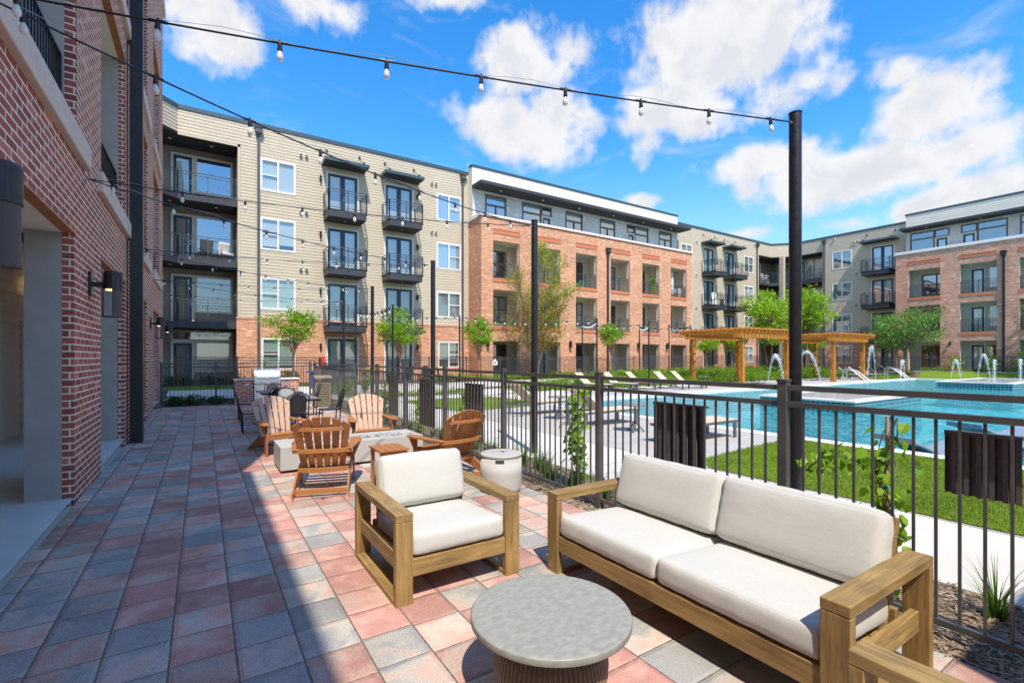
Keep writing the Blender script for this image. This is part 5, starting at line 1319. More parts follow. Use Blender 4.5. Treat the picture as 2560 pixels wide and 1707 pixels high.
b = MB(); b.lathe([(.045, 0), (.045, .012)], 16); xf(b, Matrix.Translation((1.96, 19.165, 1.13)) @ Matrix.Rotation(R(62), 4, 'X')); b.build('gauge', 'white_paint', t, world=True)

# litter bin
t = thing('litter_bin', 'khaki slatted litter bin with a curved lid at the far fence corner', 'trash bin', (3.30, 16.62, 0))
b = MB()
for sx in (-1, 1):
    for sy in (-1, 1): b.box((sx*.22-.02, sy*.22-.02, 0), (sx*.22+.02, sy*.22+.02, .82))
b.box((-.24, -.24, .80), (.24, .24, .84)); b.box((-.24, -.24, .02), (.24, .24, .06)); b.build('frame', 'khaki', t)
b = MB()
for i in range(13):
    z = .08+i*.056
    for s in (-1, 1): b.box((-.198, s*.232-.008, z), (.198, s*.232+.008, z+.036)); b.box((s*.232-.008, -.198, z), (s*.232+.008, .198, z+.036))
b.build('slats', 'khaki', t)
b = MB(); b.box((-.20, -.20, .05), (.20, .20, .79)); b.build('liner', 'interior', t)
b = MB(); N = 8; P = [(-.31+.62*i/N, .985+.075*math.sin(math.pi*i/N)) for i in range(N+1)]; b.slabpoly([(-.27, y, z) for y, z in P]+[(-.27, y, z-.02) for y, z in P[::-1]], (.54, 0, 0)); b.build('lid', 'khaki', t)
b = MB()
for sx in (-1, 1):
    for sy in (-1, 1): b.bar((sx*.2, sy*.2, .84), (sx*.2, sy*.2, 1.0), .02, .02)
b.build('lid_support', 'charcoal', t)

# blue drinking fountain, red and black grill station behind the end fence
t = thing('drinking_fountain', 'bright blue pedestal drinking fountain behind the end fence, left of the litter bin', 'drinking fountain', (3.95, 22.0, gh(3.95, 22)))
b = MB(); b.tube([(0, 0, 0), (0, 0, .72)], .09, 12); b.build('pedestal', 'blue', t, True)
b = MB(); b.lathe([(.05, .66), (.12, .68), (.21, .72), (.22, .76), (.19, .76), (.10, .73)], 20); b.build('bowl', 'blue', t, True)
b = MB(); b.tube([(.12, .1, .70), (.18, .1, 1.02)], .05, 10); b.lathe([(.03, 1.0), (.16, 1.03), (.17, 1.06), (.14, 1.06)], 16, (.10, .1, 0)); b.build('upper_bowl', 'blue', t, True)
t = thing('grill_station', 'dark pedestal grill with an upright red panel behind the end fence', 'grill', (4.75, 22.3, gh(4.75, 22.3)))
b = MB(); b.box((-.28, -.22, 0), (.28, .22, .92)); b.build('cabinet', 'steel_grey', t, bevel=.01)
b = MB(); b.box((-.40, -.30, .921), (.48, .30, .99)); b.build('worktop', 'black_metal', t)
b = MB(); b.box((-.36, -.06, .991), (-.21, .0, 1.36)); b.build('panel', 'red', t); b = MB(); b.box((-.44, -.06, .991), (-.365, .0, 1.33)); b.build('bracket', 'black_metal', t)

# pool loungers, local: head towards +y, feet -y, length 2
def chaise(raised=True):
    t = thing('pool_lounger', '', 'pool lounger', (0, 0, 0), 0, 'tan sling pool loungers'); w = .32
    b = MB()
    for s in (-1, 1): b.bar((s*w, -.98, .33), (s*w, .95, .33), .03, .045)
    b.bar((-w, -.98, .33), (w, -.98, .33), .03, .045); b.bar((-w, .95, .33), (w, .95, .33), .03, .045); b.build('frame', 'alu', t)
    for s in (-1, 1):
        for yy in (-.86, .80): b = MB(); b.box((s*w-.02, yy-.035, 0), (s*w+.02, yy+.035, .31)); b.build('leg', 'alu', t)
    b = MB(); b.box((-w+.01, -.97, .352), (w-.01, .28, .375)); b.build('seat_sling', 'mesh_tan', t, bevel=.006)
    a = R(43 if raised else 1.); b = MB(); e = Vector((0, math.cos(a), math.sin(a)))*.76; p = Vector((0, .285, .364)); b.bar(p, p+e, 2*w-.02, .022, (0, -math.sin(a), math.cos(a))); b.build('back_sling', 'mesh_tan', t, bevel=.006)
    if raised: b = MB(); b.bar((-.25, .62, .33), (-.25, .285+.4, .364+.44), .02, .02); b.bar((.25, .62, .33), (.25, .685, .80), .02, .02); b.build('back_prop', 'alu', t)
    return t
ca = chaise(True); cf = chaise(False)
ca.location = (8.3, 11.40, 0); ca.rotation_euler = (0, 0, R(90)); ca['label'] = 'tan pool lounger with raised back on the near deck beside the court lawn'
dup(ca, (8.32, 8.75, 0), R(90), 'tan pool lounger with raised back on the near deck between the two small round tables')
cf.location = (8.38, 6.12, 0); cf.rotation_euler = (0, 0, R(90)); cf['label'] = 'flat tan pool lounger on the near deck behind the corrugated panel'
for i, (x, yy) in enumerate(((16.1, 17.6), (17.7, 17.4), (19.3, 17.3), (20.8, 16.7), (22.1, 16.6))):
    dup(ca, (x, yy, .0), R(12+3*(-1)**i), ['tan pool lounger across the pool, leftmost of the row beyond the water', 'tan pool lounger across the pool, second from the left in the row', 'tan pool lounger across the pool, middle of the row of five', 'tan pool lounger across the pool, fourth from the left in the row', 'tan pool lounger across the pool beside the near pergola'][i])
for i, x in enumerate((41.2, 42.9, 44.7, 46.4, 48.1)):
    dup(ca, (x, 16.4, gh(x, 16.4)+.0), R(12+2*(-1)**i), ['tan pool lounger right of the far pergola post, first of the far row', 'tan pool lounger in the far row, second past the pergola', 'tan pool lounger at the middle of the far row under the fountain arc', 'tan pool lounger in the far row, next to last before the green tree', 'tan pool lounger at the right end of the far row under the green tree'][i])
def pooltable(label, loc):
    t = thing('round_table', label, 'side table', loc, 0, 'small round pool tables'); b = MB(); b.lathe([(.005, .585), (.30, .585), (.31, .592), (.31, .605), (.005, .607)], 32); b.build('tabletop', 'slate_top', t)
    b = MB(); b.tube([(0, 0, .03), (0, 0, .585)], .022, 8)
    b.build('stem', 'alu', t)
    for k in range(3):
        an = R(90+120*k); b = MB(); b.bar((0, 0, .22), (.21*math.cos(an), .21*math.sin(an), 0), .05, .022); b.build('foot', 'alu', t)
pooltable('small round grey table between the first and second loungers on the near deck', (8.08, 7.45, 0))
pooltable('small round grey table between the second and third loungers on the near deck', (8.0, 10.05, 0))
pooltable('small round grey table in the row of loungers across the pool, left one', (18.5, 17.0, 0))
pooltable('small round grey table in the row of loungers across the pool, right one', (23.2, 16.4, 0))
# in-water ledge loungers
def ledger(loc, rz, lab):
    t = thing('ledge_lounger', lab, 'ledge lounger', loc, rz, 'slate resin loungers on the sun ledge'); b = MB(); N = 24; vs = []; fs = []
    for i in range(N+1):
        u = i/N; y = -.95+1.9*u; z = .30+.10*math.cos(u*5.6+.5)+.36*max(0, u-.6)**1.3
        for x, dz in ((-.34, -.02), (.34, -.02), (.34, .04), (-.34, .04)): vs.append((x, y, z+dz))
    for i in range(N):
        for k in range(4): fs.append((4*i+k, 4*i+(k+1) % 4, 4*i+4+(k+1) % 4, 4*i+4+k))
    fs += [(0,1,2,3), (4*N+3, 4*N+2, 4*N+1, 4*N)]; b.add(vs, fs); b.build('shell', 'ledge', t, True, bevel=.015)
    b = MB(); b.slabpoly([(-.30, -.8, .0), (-.30, .8, .0), (-.30, .8, .22), (-.30, .2, .17), (-.30, -.4, .19), (-.30, -.8, .22)], (.60, 0, 0)); b.build('base', 'ledge', t)
ledger((11.35, 3.2, -.335), R(70), 'slate blue curved resin lounger standing in the shallow pool ledge, leftmost')
ledger((12.9, 2.2, -.335), R(62), 'slate blue curved resin lounger in the shallow ledge behind the high corrugated panel')
ledger((14.7, 3.0, -.335), R(66), 'slate blue curved resin lounger in the shallow ledge, farthest one')
ledger((11.3, 1.3, -.335), R(70), 'slate blue curved resin lounger in the shallow ledge at the right edge')

# ------------------------------------------------------------------ STRING LIGHTS
def lamp_post(x, y, label, h=3.62, z=0., r=.045):
    t = thing('string_light_pole', label, 'pole', (x, y, z), 0, 'black poles carrying the string lights'); b = MB(); b.tube([(0, 0, -.05), (0, 0, h)], r, 14); b.build('post', 'black_metal', t, True)
    b = MB(); b.lathe([(r, h+.0005), (r+.004, h+.001), (r+.004, h+.012), (.001, h+.02)], 14); b.build('cap', 'black_metal', t)
    b = MB(); b.tube([(-r, 0, h-.10), (-r-.05, 0, h-.10)], .008, 6); b.build('eye_bolt', 'steel', t)
NEAR = [(4.82, 2.4, 'black round pole standing behind the sofa, the largest one'), (4.82, 6.73, 'black round pole behind the concrete stool, second nearest'), (4.76, 10.92, 'black round pole behind the pale-backed garden chair, third from the viewer'), (4.76, 15.9, 'black round pole beyond the fence near the litter bin, fourth from the viewer'), (4.85, 20.1, 'black round pole at the far end of the walkway, fifth from the viewer')]
for x, y, l in NEAR: lamp_post(x, y, l, 4.0, 0., .057)
FAR = [(5.97, 17.4, 'thin black pole in front of the middle round tree'), (6.15, 23.2, 'thin black pole on the garden path left of the middle round tree'), (11.8, 23.5, 'thin black pole between the tan block and the third round tree'), (16.68, 17.9, 'thin black pole right of the tall sparse tree, nearer one'), (20.9, 23.8, 'thin black pole right of the tall sparse tree by the far fence'), (20.85, 18.2, 'thin black pole beside the loungers across the pool'), (26.4, 23.9, 'thin black pole in front of the fifth loggia column'), (29.1, 23.5, 'thin black pole just left of the pergola by the far fence'), (26.1, 19.4, 'thin black pole behind the left end of the near pergola'), (34.5, 23.5, 'thin black pole seen through the near pergola')]
for x, y, l in FAR: lamp_post(x, y, l, 3.6, gh(x, y), .04)
sock = bulb_me = None
def strand(p, q, sag, sp, label, off=.35, sc=1.):
    global sock, bulb_me
    p = Vector(p); q = Vector(q); t = thing('string_lights', label, 'string lights', p, 0, 'strands of bulbs over the patio'); L = (q-p).length; N = 28
    def at(f): v = p.lerp(q, f); v.z -= sag*4*f*(1-f); return v-p
    b = MB(); b.tube([at(i/N) for i in range(N+1)], .0065, 6); b.build('cable', 'black_metal', t)
    b = MB(); b.tube([at(i/N)+Vector((0, 0, .022+.02*math.sin(i*1.3))) for i in range(N+1)], .0018, 4); b.build('support_wire', 'steel', t)
    if sock is None:
        m = MB(); m.lathe([(.014, .005), (.022, -.01), (.022, -.055), (.026, -.058), (.026, -.07), (.02, -.072)], 12); m.tube([(-.075, 0, .004), (.075, 0, .004)], .014, 8); m.box((-.008, -.01, .01), (.008, .01, .032))
        o = m.build('bulb_socket', 'black_metal'); sock = o.data; bpy.data.objects.remove(o)
        m = MB(); m.lathe([(.013, -.070), (.016, -.085), (.028, -.112), (.033, -.138), (.030, -.160), (.018, -.178), (.002, -.183)], 14); o = m.build('bulb', 'bulb', None, True); bulb_me = o.data; bpy.data.objects.remove(o)
    n = max(1, int((L-off)/sp)); az = math.atan2((q-p).y, (q-p).x)
    for i in range(n+1):
        f = (off+i*sp)/L
        if f > .985: break
        s = bpy.data.objects.new('bulb_socket', sock); C.objects.link(s); s.parent = t; s.location = at(f); s.rotation_euler = (rs.gauss(0, .04), rs.gauss(0, .04), az); s.scale = (sc, sc, sc)
        u = bpy.data.objects.new('bulb', bulb_me); C.objects.link(u); u.parent = s
    return t
rs = random.Random(3)
ANC = [(-1.14, 4.0, 3.77), (-1.14, 7.53, 3.77), (-1.14, 11.86, 3.78), (-1.14, 16.8, 3.84), (-1.14, 20.6, 3.84)]
def top(i): x, y, _ = NEAR[i]; return (x-.10, y, 3.9)
for a, k, sg, sp, lab in [(0, 0, .10, .545, 'string lights crossing the whole sky from upper left to the nearest pole'), (0, 1, .34, .575, 'string lights sagging from the upper left corner to the second pole'), (1, 1, .20, .60, 'string lights from the brick wall eye bolt to the second pole'), (1, 2, .30, .60, 'string lights from the brick wall eye bolt to the third pole'),
    (2, 2, .18, .60, 'string lights from beside the square column to the third pole'), (2, 3, .28, .60, 'string lights from beside the square column to the fourth pole'), (3, 3, .18, .60, 'string lights from the third wall bolt to the fourth pole'), (3, 4, .26, .60, 'string lights from the third wall bolt to the fifth pole'), (4, 4, .18, .60, 'string lights from the far end of the brick wall to the fifth pole')]:
    strand(ANC[a], top(k), sg*.45, .70, lab, .24, .68)
b = MB()
for i, a in enumerate(ANC):
    t = thing('eye_bolt', ['eye bolt on the brick above the first opening', 'eye bolt on the brick wall left of the square column', 'eye bolt on the brick wall behind the square column', 'eye bolt on the brick wall past the square column', 'eye bolt at the far end of the brick wall'][i], 'eye bolt', (-1.189, a[1], a[2])); b = MB(); b.tube([(0, 0, 0), (.05, 0, 0)], .010, 6); b.lathe([(.03, -.003), (.03, .003)], 12); b.build('bolt', 'steel', t)
def ft(i): x, y, _ = FAR[i]; return (x, y, gh(x, y)+3.52)
for i, j, lab in [(1, 2, 'small string lights in front of the tan block between thin poles'), (2, 3, 'small string lights behind the sparse tree between thin poles'), (3, 4, 'small sagging string lights with pale bulbs right of the sparse tree'), (4, 5, 'small string lights in front of the fourth round tree'), (5, 6, 'small sagging string lights with pale bulbs across the fifth loggia'), (6, 8, 'small string lights in front of the sixth loggia'), (8, 7, 'small string lights just left of the near pergola'), (7, 9, 'small string lights above the near pergola'), (0, 1, 'small string lights left of the middle round tree')]:
    strand(ft(i), ft(j), .16, .55, lab, .4, 1.1)

# ------------------------------------------------------------------ TREES
def tree(name, label, loc, blobs, nc, nl, ls, sp, mats, trunk, r0, seed, group=None, bark='bark', hollow=.5, frac=.35, cat='tree', extra=None):
    rng = random.Random(seed); t = thing(name, label, cat, loc, 0, group)
    mb, cl = crown(rng, blobs, nc, nl, ls, sp, hollow)
    mb.build('crown', mats, t)
    w = MB()
    for tr in trunk: limbs(w, rng, None, tr, cl, r0, frac)
    w.build('trunk', bark, t, True)
    return t
RT = [(3.5, 23.6, [(0, 0, 2.75, 1.0, 1.0, .85), (-.55, .1, 3.05, .75, .6, .38), (.6, -.1, 3.1, .75, .6, .40), (.1, 0, 2.25, .6, .55, .45)], 'round bright green tree behind the grill, leftmost of its row'),
      (8.45, 23.5, [(0, 0, 2.8, 1.05, 1.0, .90), (-.5, .1, 2.6, .9, .7, .55), (.6, 0, 2.55, .85, .7, .5), (-.15, 0, 3.6, .55, .5, .42)], 'round bright green tree between two thin poles in front of the tan block'),
      (13.0, 23.5, [(0, 0, 2.75, .85, .85, .80), (-.2, 0, 3.15, .7, .6, .42), (.15, 0, 2.35, .6, .6, .42)], 'round bright green tree at the join of the tan and orange blocks'),
      (23.2, 23.5, [(0, 0, 2.85, .85, .85, .72), (-.3, 0, 3.05, .8, .6, .4), (.45, 0, 3.0, .7, .6, .4)], 'round bright green tree in front of the downspout of the orange block'),
      (33.2, 23.2, [(0, 0, 2.5, 1.0, 1.0, .8), (.5, 0, 2.6, .7, .7, .5)], 'round green tree seen under the left half of the near pergola'),
      (36.6, 23.2, [(0, 0, 2.5, 1.0, 1.0, .8), (-.4, 0, 2.7, .7, .7, .5)], 'round green tree seen under the middle of the near pergola'),
      (45.5, 21.5, [(0, 0, 2.4, 1.1, 1.0, .8), (.4, 0, 2.6, .7, .7, .5)], 'round green tree seen under the far pergola')]
for i, (x, y, bl, lab) in enumerate(RT):
    tree('young_tree', lab, (x, y, gh(x, y)-.02), bl, 62, 42, .115, .15, 'leaf_bright' if i < 4 else 'leaf_lime', [[(0, 0, 0), (.02, .01, .9), (-.02, 0, 1.75)]], .048, 20+i, 'young round trees along the far fence', 'bark_red', .35, .4)
# tall sparse tree with bare twigs
def sparse_tree():
    x, y = 17.0, 23.6; rng = random.Random(77); t = thing('sparse_tree', 'tall half-bare spring tree with reddish twigs and yellow-green leaves before the orange block', 'tree', (x, y, gh(x, y)-.05))
    w = MB(); tips = []; dry = MB(); dtips = []
    for k in range(9):
        a = 2*math.pi*k/9+rng.uniform(-.2, .2); lean = rng.uniform(1.0, 2.2); hh = rng.uniform(4.6, 8.9) if k not in (3, 4, 5) else rng.uniform(4.5, 6.8)
        pts = [Vector((.12*math.cos(a), .12*math.sin(a), 0))]
        for s in range(1, 7):
            f = s/6; pts.append(Vector((lean*1.3*math.cos(a)*f**1.3+rng.gauss(0, .05), lean*math.sin(a)*f**1.3+rng.gauss(0, .05), hh*f)))
        w.tube(pts, [.055*(1-.75*i/6) for i in range(7)], 6)
        left = math.cos(a) < -.25
        for _ in range(34 if left else 26):
            f = rng.uniform(.28, 1.); i = min(5, int(f*6)); p = pts[i].lerp(pts[i+1], f*6-i); d = Vector((math.cos(a)+rng.gauss(0, .9), math.sin(a)+rng.gauss(0, .9), rng.uniform(.3, 1.5))).normalized(); L = rng.uniform(.5, 1.5)*(1.1-.4*f)
            m = p+d*L*.5+Vector((rng.gauss(0, .07), rng.gauss(0, .07), 0)); e = p+d*L+Vector((rng.gauss(0, .12), rng.gauss(0, .12), .08))
            (dry if left else w).tube([p, m, e], [.012, .008, .004], 4, cap=False)
            for _ in range(7 if left else 3):
                g0 = p.lerp(e, rng.uniform(.3, 1)); g1 = g0+Vector((rng.gauss(0, .22), rng.gauss(0, .22), rng.uniform(.05, .45))); (dry if left else w).tube([g0, g1], [.005, .003], 3, cap=False)
                if not left or rng.random() < .10: tips.append((g0, g1, left))
    w.build('trunk', 'bark', t); dry.build('bare_twigs', 'twig', t)
    lv = MB(); ru = MB()
    for g0, g1, left in tips:
        rust = rng.random() < (.5 if (g0.z < 4.6 and g0.x < .9) else .06); n = rng.randint(18, 30)
        for _ in range(n): leaf_verts(ru if rust else lv, g0.lerp(g1, rng.uniform(.1, 1.15))+Vector((rng.gauss(0, .16), rng.gauss(0, .16), rng.gauss(0, .13))), .105, rng, .5)
    for _ in range(110):
        c = Vector((rng.gauss(-.2, 1.45), rng.gauss(0, .9), rng.uniform(2.2, 4.2)))
        for _ in range(16): leaf_verts(lv if rng.random() < .8 else ru, c+Vector((rng.gauss(0, .22), rng.gauss(0, .22), rng.gauss(0, .14))), .095, rng, .5)
    lv.build('crown', 'leaf_olive', t); ru.build('seed_clusters', 'leaf_rust', t)
sparse_tree()
def bigtree(name, lab, x, y, zc, rx, rz, mat, seed, nc=150, nl=34, ls=.20, sp=.28, nt=3, hollow=.35, cm='bark'):
    rng = random.Random(seed); bl = [(0, 0, zc, rx*.75, rx*.7, rz*.8)]
    for k in range(8):
        a = 2*math.pi*k/8+rng.uniform(-.3, .3); bl.append((rx*.6*math.cos(a), rx*.55*math.sin(a), zc+rz*rng.uniform(-.45, .55), rx*.45, rx*.42, rz*.36))
    tr = [[(.1*math.cos(q*2.1), .1*math.sin(q*2.1), 0), (.25*math.cos(q*2.1), .25*math.sin(q*2.1), zc*.35), (.6*math.cos(q*2.1), .5*math.sin(q*2.1), zc*.8)] for q in range(nt)]
    return tree(name, lab, (x, y, gh(x, y)-.05), bl, nc, nl, ls, sp, mat, tr, .085, seed, None, cm, hollow, .3)
bigtree('garden_tree', 'lime green multi-stemmed tree behind the near pergola, left of the near pole', 38.9, 21.4, 4.5, 2.2, 2.9, 'leaf_lime', 5, 150, 36, .19, .27)
bigtree('garden_tree', 'tall lime green tree directly behind the near pole between the two pergolas', 43.3, 20.8, 5.0, 2.2, 3.2, 'leaf_lime', 6, 150, 36, .20, .28)
bigtree('garden_tree', 'feathery mid green tree at the right end of the far lounger row', 46.2, 14.9, 3.9, 2.75, 2.0, 'leaf_mid', 8, 180, 40, .16, .26, 3)
bigtree('garden_tree', 'green tree at the right edge of the photo reaching into the frame', 48.4, 6.9, 4.2, 2.1, 2.9, 'leaf_mid', 9, 120, 30, .18, .26, 2)
# ------------------------------------------------------------------ SHRUBS AND BORDER PLANTS
def shrub_proto(seed, mat, r, h, n=34, k=18, ls=.07):
    rng = random.Random(seed); t = thing('shrub', '', 'shrub', (0, 0, 0)); mb, cl = crown(rng, [(0, 0, h*.5, r, r, h*.52)], n, k, ls, .085, .6); mb.build('foliage', mat, t)
    w = MB()
    for c in cl[::5]: w.tube([(0, 0, -.03), c*.6, c], [.012, .008, .004], 4, cap=False)
    w.build('stem', 'bark', t); return t
PR_ = {'lime': [shrub_proto(1, 'leaf_shrub', .42, .42), shrub_proto(2, 'leaf_shrub', .48, .5)], 'dark': [shrub_proto(3, 'leaf_dark', .42, .50, 40, 22, .075), shrub_proto(4, 'leaf_dark', .34, .40, 34, 20, .075)]}
usedp = set()
def shrub(kind, x, y, lab, grp, sc=1., rng=random.Random(9)):
    i = rng.randrange(2); p = PR_[kind][i]; z = gh(x, y); s = sc*rng.uniform(.85, 1.2)
    if (kind, i) in usedp: o = copy_tree(p)
    else: o = p; usedp.add((kind, i))
    o.location = (x, y, z); o.rotation_euler = (0, 0, rng.uniform(0, 6.28)); o.scale = (s*rng.uniform(.95, 1.2), s*rng.uniform(.95, 1.2), s*rng.uniform(.8, 1.15)); o['label'] = lab; o['group'] = grp; return o
for i, (x, y) in enumerate([(-.70, 19.42), (-.18, 19.45), (.45, 19.46)]): shrub('dark', x, y, ['dark green bush at the fence foot beside the brick wall end', 'dark green bush at the middle of the fence foot left of the grill counter', 'dark green bush at the fence foot nearest the grill counter'][i], 'dark bushes before the end fence', .72)
rb = random.Random(31)
def band(n, fx, kind, lab, grp, sc=1.):
    for i in range(n):
        x, y = fx(i/(max(1, n-1))); shrub(kind, x+rb.gauss(0, .12), y+rb.gauss(0, .12), lab, grp, sc)
band(16, lambda f: (12.6+8.4*f, 19.4+1.6*f), 'lime', 'lime green low shrub in the clipped hedge behind the white gravel', 'clipped lime hedge behind the gravel', .85)
band(12, lambda f: (13.6+6.2*f, 18.9+.5*f), 'lime', 'mid green low shrub in the front hedge row beside the white gravel', 'front hedge row beside the gravel', .7)
band(14, lambda f: (10.5+9*f, 23.9), 'lime', 'small green shrub at the foot of the far fence left of the sparse tree', 'shrubs at the foot of the far fence', .8)
band(20, lambda f: (20+27*f, 24.0), 'lime', 'small green shrub at the foot of the far fence behind the pergolas', 'shrubs at the far fence behind the pergolas', .95)
for r_, (y0, n) in enumerate([(18.6, 26), (19.6, 24), (20.7, 24), (21.7, 22)]):
    band(n, lambda f, y0=y0: (15.0+31*f if y0 < 19 else 22+24*f, y0), 'lime', ['spreading bright green shrub in the front row of the bed behind the loungers', 'spreading bright green shrub in the second row of the bed by the pergolas', 'spreading bright green shrub in the third row of the bed by the pergolas', 'spreading bright green shrub in the back row of the bed by the pergolas'][r_], 'row %s of the spreading shrub bed' % ['one', 'two', 'three', 'four'][r_], 1.15)
band(9, lambda f: (41.5+6.5*f, 14.9+.3*f), 'lime', 'low green shrub beside the far deck edge under the right tree', 'shrubs at the end of the far deck', .7)
band(10, lambda f: (49.55, 3.5+11*f), 'lime', 'small green plant along the curb below the rose brick wing', 'plants along the far curb', .75)
band(9, lambda f: (5.1+4.6*f, 19.0-.3*f+.0), 'lime', 'small green shrub along the garden path seen through the fence', 'shrubs along the garden path', .55)
band(10, lambda f: (4.8+.8*f, 19.6+3.6*f), 'lime', 'small green shrub at the left edge of the garden court', 'shrubs left of the garden court', .75)
band(8, lambda f: (-1.2+5*f, 26.8), 'dark', 'dark green plant below the recessed balconies of the tan block', 'plants below the recessed balconies', .95)
# upright young plants on the far curb
for i, (y, s) in enumerate([(12.6, 1.15), (10.6, 1.3), (9.0, 1.2)]):
    tree('young_shrub', ['upright lime green sapling on the far curb, left of three', 'upright lime green sapling with drooping top on the far curb, middle of three', 'upright lime green sapling on the far curb beside the tall fountain arc'][i], (49.5, y, .5), [(0, 0, .55*s, .4, .4, .5*s), (0, 0, 1.05*s, .22, .22, .35*s)], 26, 22, .12, .10, 'leaf_lime', [[(0, 0, 0), (0, 0, .5), (0, 0, 1.1*s)]], .02, 60+i, 'saplings on the far curb', 'bark', .2, .4, 'shrub')

def tuft_proto(seed, mat='leaf_grass', n=70, h=.34):
    rng = random.Random(seed); t = thing('grass_tuft', '', 'grass plant', (0, 0, 0)); b = MB()
    for _ in range(n):
        a = rng.uniform(0, 6.28); lean = rng.uniform(.03, .24); hh = h*rng.uniform(.5, 1.15); w = rng.uniform(.004, .008); d = Vector((math.cos(a), math.sin(a), 0)); s = Vector((-d.y, d.x, 0)); p0 = d*rng.uniform(0, .045); vs = []
        for k, f in enumerate((0, .4, .75, 1.)):
            c = p0+d*lean*f*f+Vector((0, 0, hh*(f-.18*f*f*lean*4))); ww = w*(1-f*.95); vs += [c-s*ww, c+s*ww]
        b.add(vs, [(0,1,3,2), (2,3,5,4), (4,5,7,6)])
    b.build('blades', mat, t); return t
TP = [tuft_proto(1), tuft_proto(2), tuft_proto(3, n=50, h=.26)]; ut = set()
rt = random.Random(8)
for i, y in enumerate([.88, 1.9, 2.8, 3.55, 3.85, 4.1, 4.35, 4.6, 4.75, 5.05, 5.25, 5.45, 5.7, 6.0, 6.35, 6.6, 6.9, 7.5, 8.1, 8.7, 9.3, 9.9, 10.4, 11.0, 11.7, 12.4, 13.2, 14.0, 14.9, 15.8]):
    k = rt.randrange(3); p = TP[k]; o = p if k not in ut else copy_tree(p); ut.add(k); o.location = (3.98+rt.gauss(0, .10) if i else 4.22, y, -.008); o.rotation_euler = (0, 0, rt.uniform(0, 6)); s = rt.uniform(.95, 1.4); o.scale = (s, s, s); o['group'] = 'lily turf along the metal fence'
    o['label'] = 'spiky green grass clump alone in the mulch beyond the sofa at the right edge' if i == 0 else 'spiky green grass clump in the mulch bed behind the sofa' if y < 4 else 'spiky green grass clump in the mulch bed behind the concrete stool' if y < 6.5 else 'spiky green grass clump in the mulch bed behind the fire pit chairs' if y < 10 else 'spiky green grass clump in the mulch bed toward the far fence corner'
bp = tuft_proto(5, 'leaf_buff', 120, .75)
for i, (x, y) in enumerate([(-.9, 26.3), (0.0, 26.5), (1.0, 26.2), (2.1, 26.4)]):
    o = bp if i == 0 else copy_tree(bp); o.location = (x, y, gh(x, y)); o['label'] = 'buff ornamental grass clump on the side lawn below the recessed balconies'; o['group'] = 'buff grasses on the side lawn'

# climbing vines on stakes in the bed
def leafcard(b, p, n, up, s):
    """a pointed leaf folded along its midrib"""
    n = Vector(n).normalized(); up = Vector(up); up = (up-n*up.dot(n)).normalized(); r = up.cross(n); p = Vector(p); o = []
    for u, w, f in ((0, 0, 0), (.25, .34, .05), (.6, .30, .06), (1, 0, -.05)): o += [p+up*u*s+r*w*s+n*f*s, p+up*u*s-n*.03*s, p+up*u*s-r*w*s+n*f*s]
    b.add(o, [(1,3,4), (0+3,6,7,4), (6,9,10,7), (1,4,5), (4,7,8,5), (7,10,11,8)])
def vine(label, loc, h, nl, seed, side=0., ls=.085):
    rng = random.Random(seed); t = thing('climbing_vine', label, 'climbing plant', loc, 0, 'young climbers staked along the fence')
    b = MB(); b.tube([(0, 0, 0), (.01, .01, h*.55), (-.01, 0, h)], .011, 7); b.tube([(.02, .03, 0), (0, .02, h*.5), (.01, -.02, h*.98)], .006, 6); b.build('stake', 'bamboo', t, True)
    st = MB(); paths = []
    for k in range(4):
        pts = [Vector((0, 0, .02))]; n = 12
        for i in range(1, n+1):
            f = i/n; pts.append(Vector((.05*math.sin(f*9+k*1.6), .07*math.cos(f*8+k)+(.0), h*f*(1 if k < 3 else .8))))
        st.tube(pts, .004, 5); paths.append(pts)
    if side:
        pts = [Vector((0, 0, h*.55)), Vector((0, -side*.2, h*.68)), Vector((-.03, -side*.55, h*.76)), Vector((-.05, -side*.9, h*.74)), Vector((-.06, -side*1.12, h*.66))]; st.tube(pts, .005, 5); paths += [pts]*3
    st.build('stem', 'bark', t)
    lv = MB()
    for _ in range(nl):
        pts = rng.choice(paths); i = rng.randrange(1 if len(pts) > 6 else 0, len(pts)-1); p = pts[i].lerp(pts[i+1], rng.random())+Vector((rng.gauss(0, .045), rng.gauss(0, .055), rng.gauss(0, .02)))
        if p.z < .25*h and rng.random() < .55: continue
        nn = Vector((rng.gauss(-.5, .6), rng.gauss(-.2, .8), rng.uniform(.1, .9))); upv = Vector((rng.gauss(0, .7), rng.gauss(0, .8), rng.uniform(-1.3, .2))); leafcard(lv, p, nn, upv, ls*rng.uniform(.6, 1.25))
    lv.build('foliage', 'leaf_bright', t)
    tb = MB()
    for f in (.16, .3, .46, .6): tb.lathe([(.020, 0), (.022, .012), (.020, .024)], 8, (0, 0, h*f)); tb.box((-.03, .012, h*f), (-.012, .05, h*f+.016))
    tb.build('tie', 'teal_tie', t)
vine('leafy staked climber behind the sofa, arching over toward the left', (3.96, 1.36, -.01), 1.25, 170, 1, -.42, .085)
vine('dense leafy staked climber between the stool and the corrugated panel', (3.95, 4.6, -.01), 1.26, 260, 2)
vine('leafy staked climber behind the tilted brown garden chair', (4.1, 7.9, -.01), 1.1, 170, 3)
vine('leafy staked climber seen just right of the pale-backed garden chair', (4.0, 9.9, -.01), .95, 110, 5)
vine('sprawling leafy staked climber by the far fence corner near the litter bin', (4.15, 14.6, -.01), 1.35, 200, 6, .35, .10)
vine('sprawling leafy staked climber beside the fourth pole', (4.1, 12.6, -.01), 1.0, 180, 7, .3, .10)

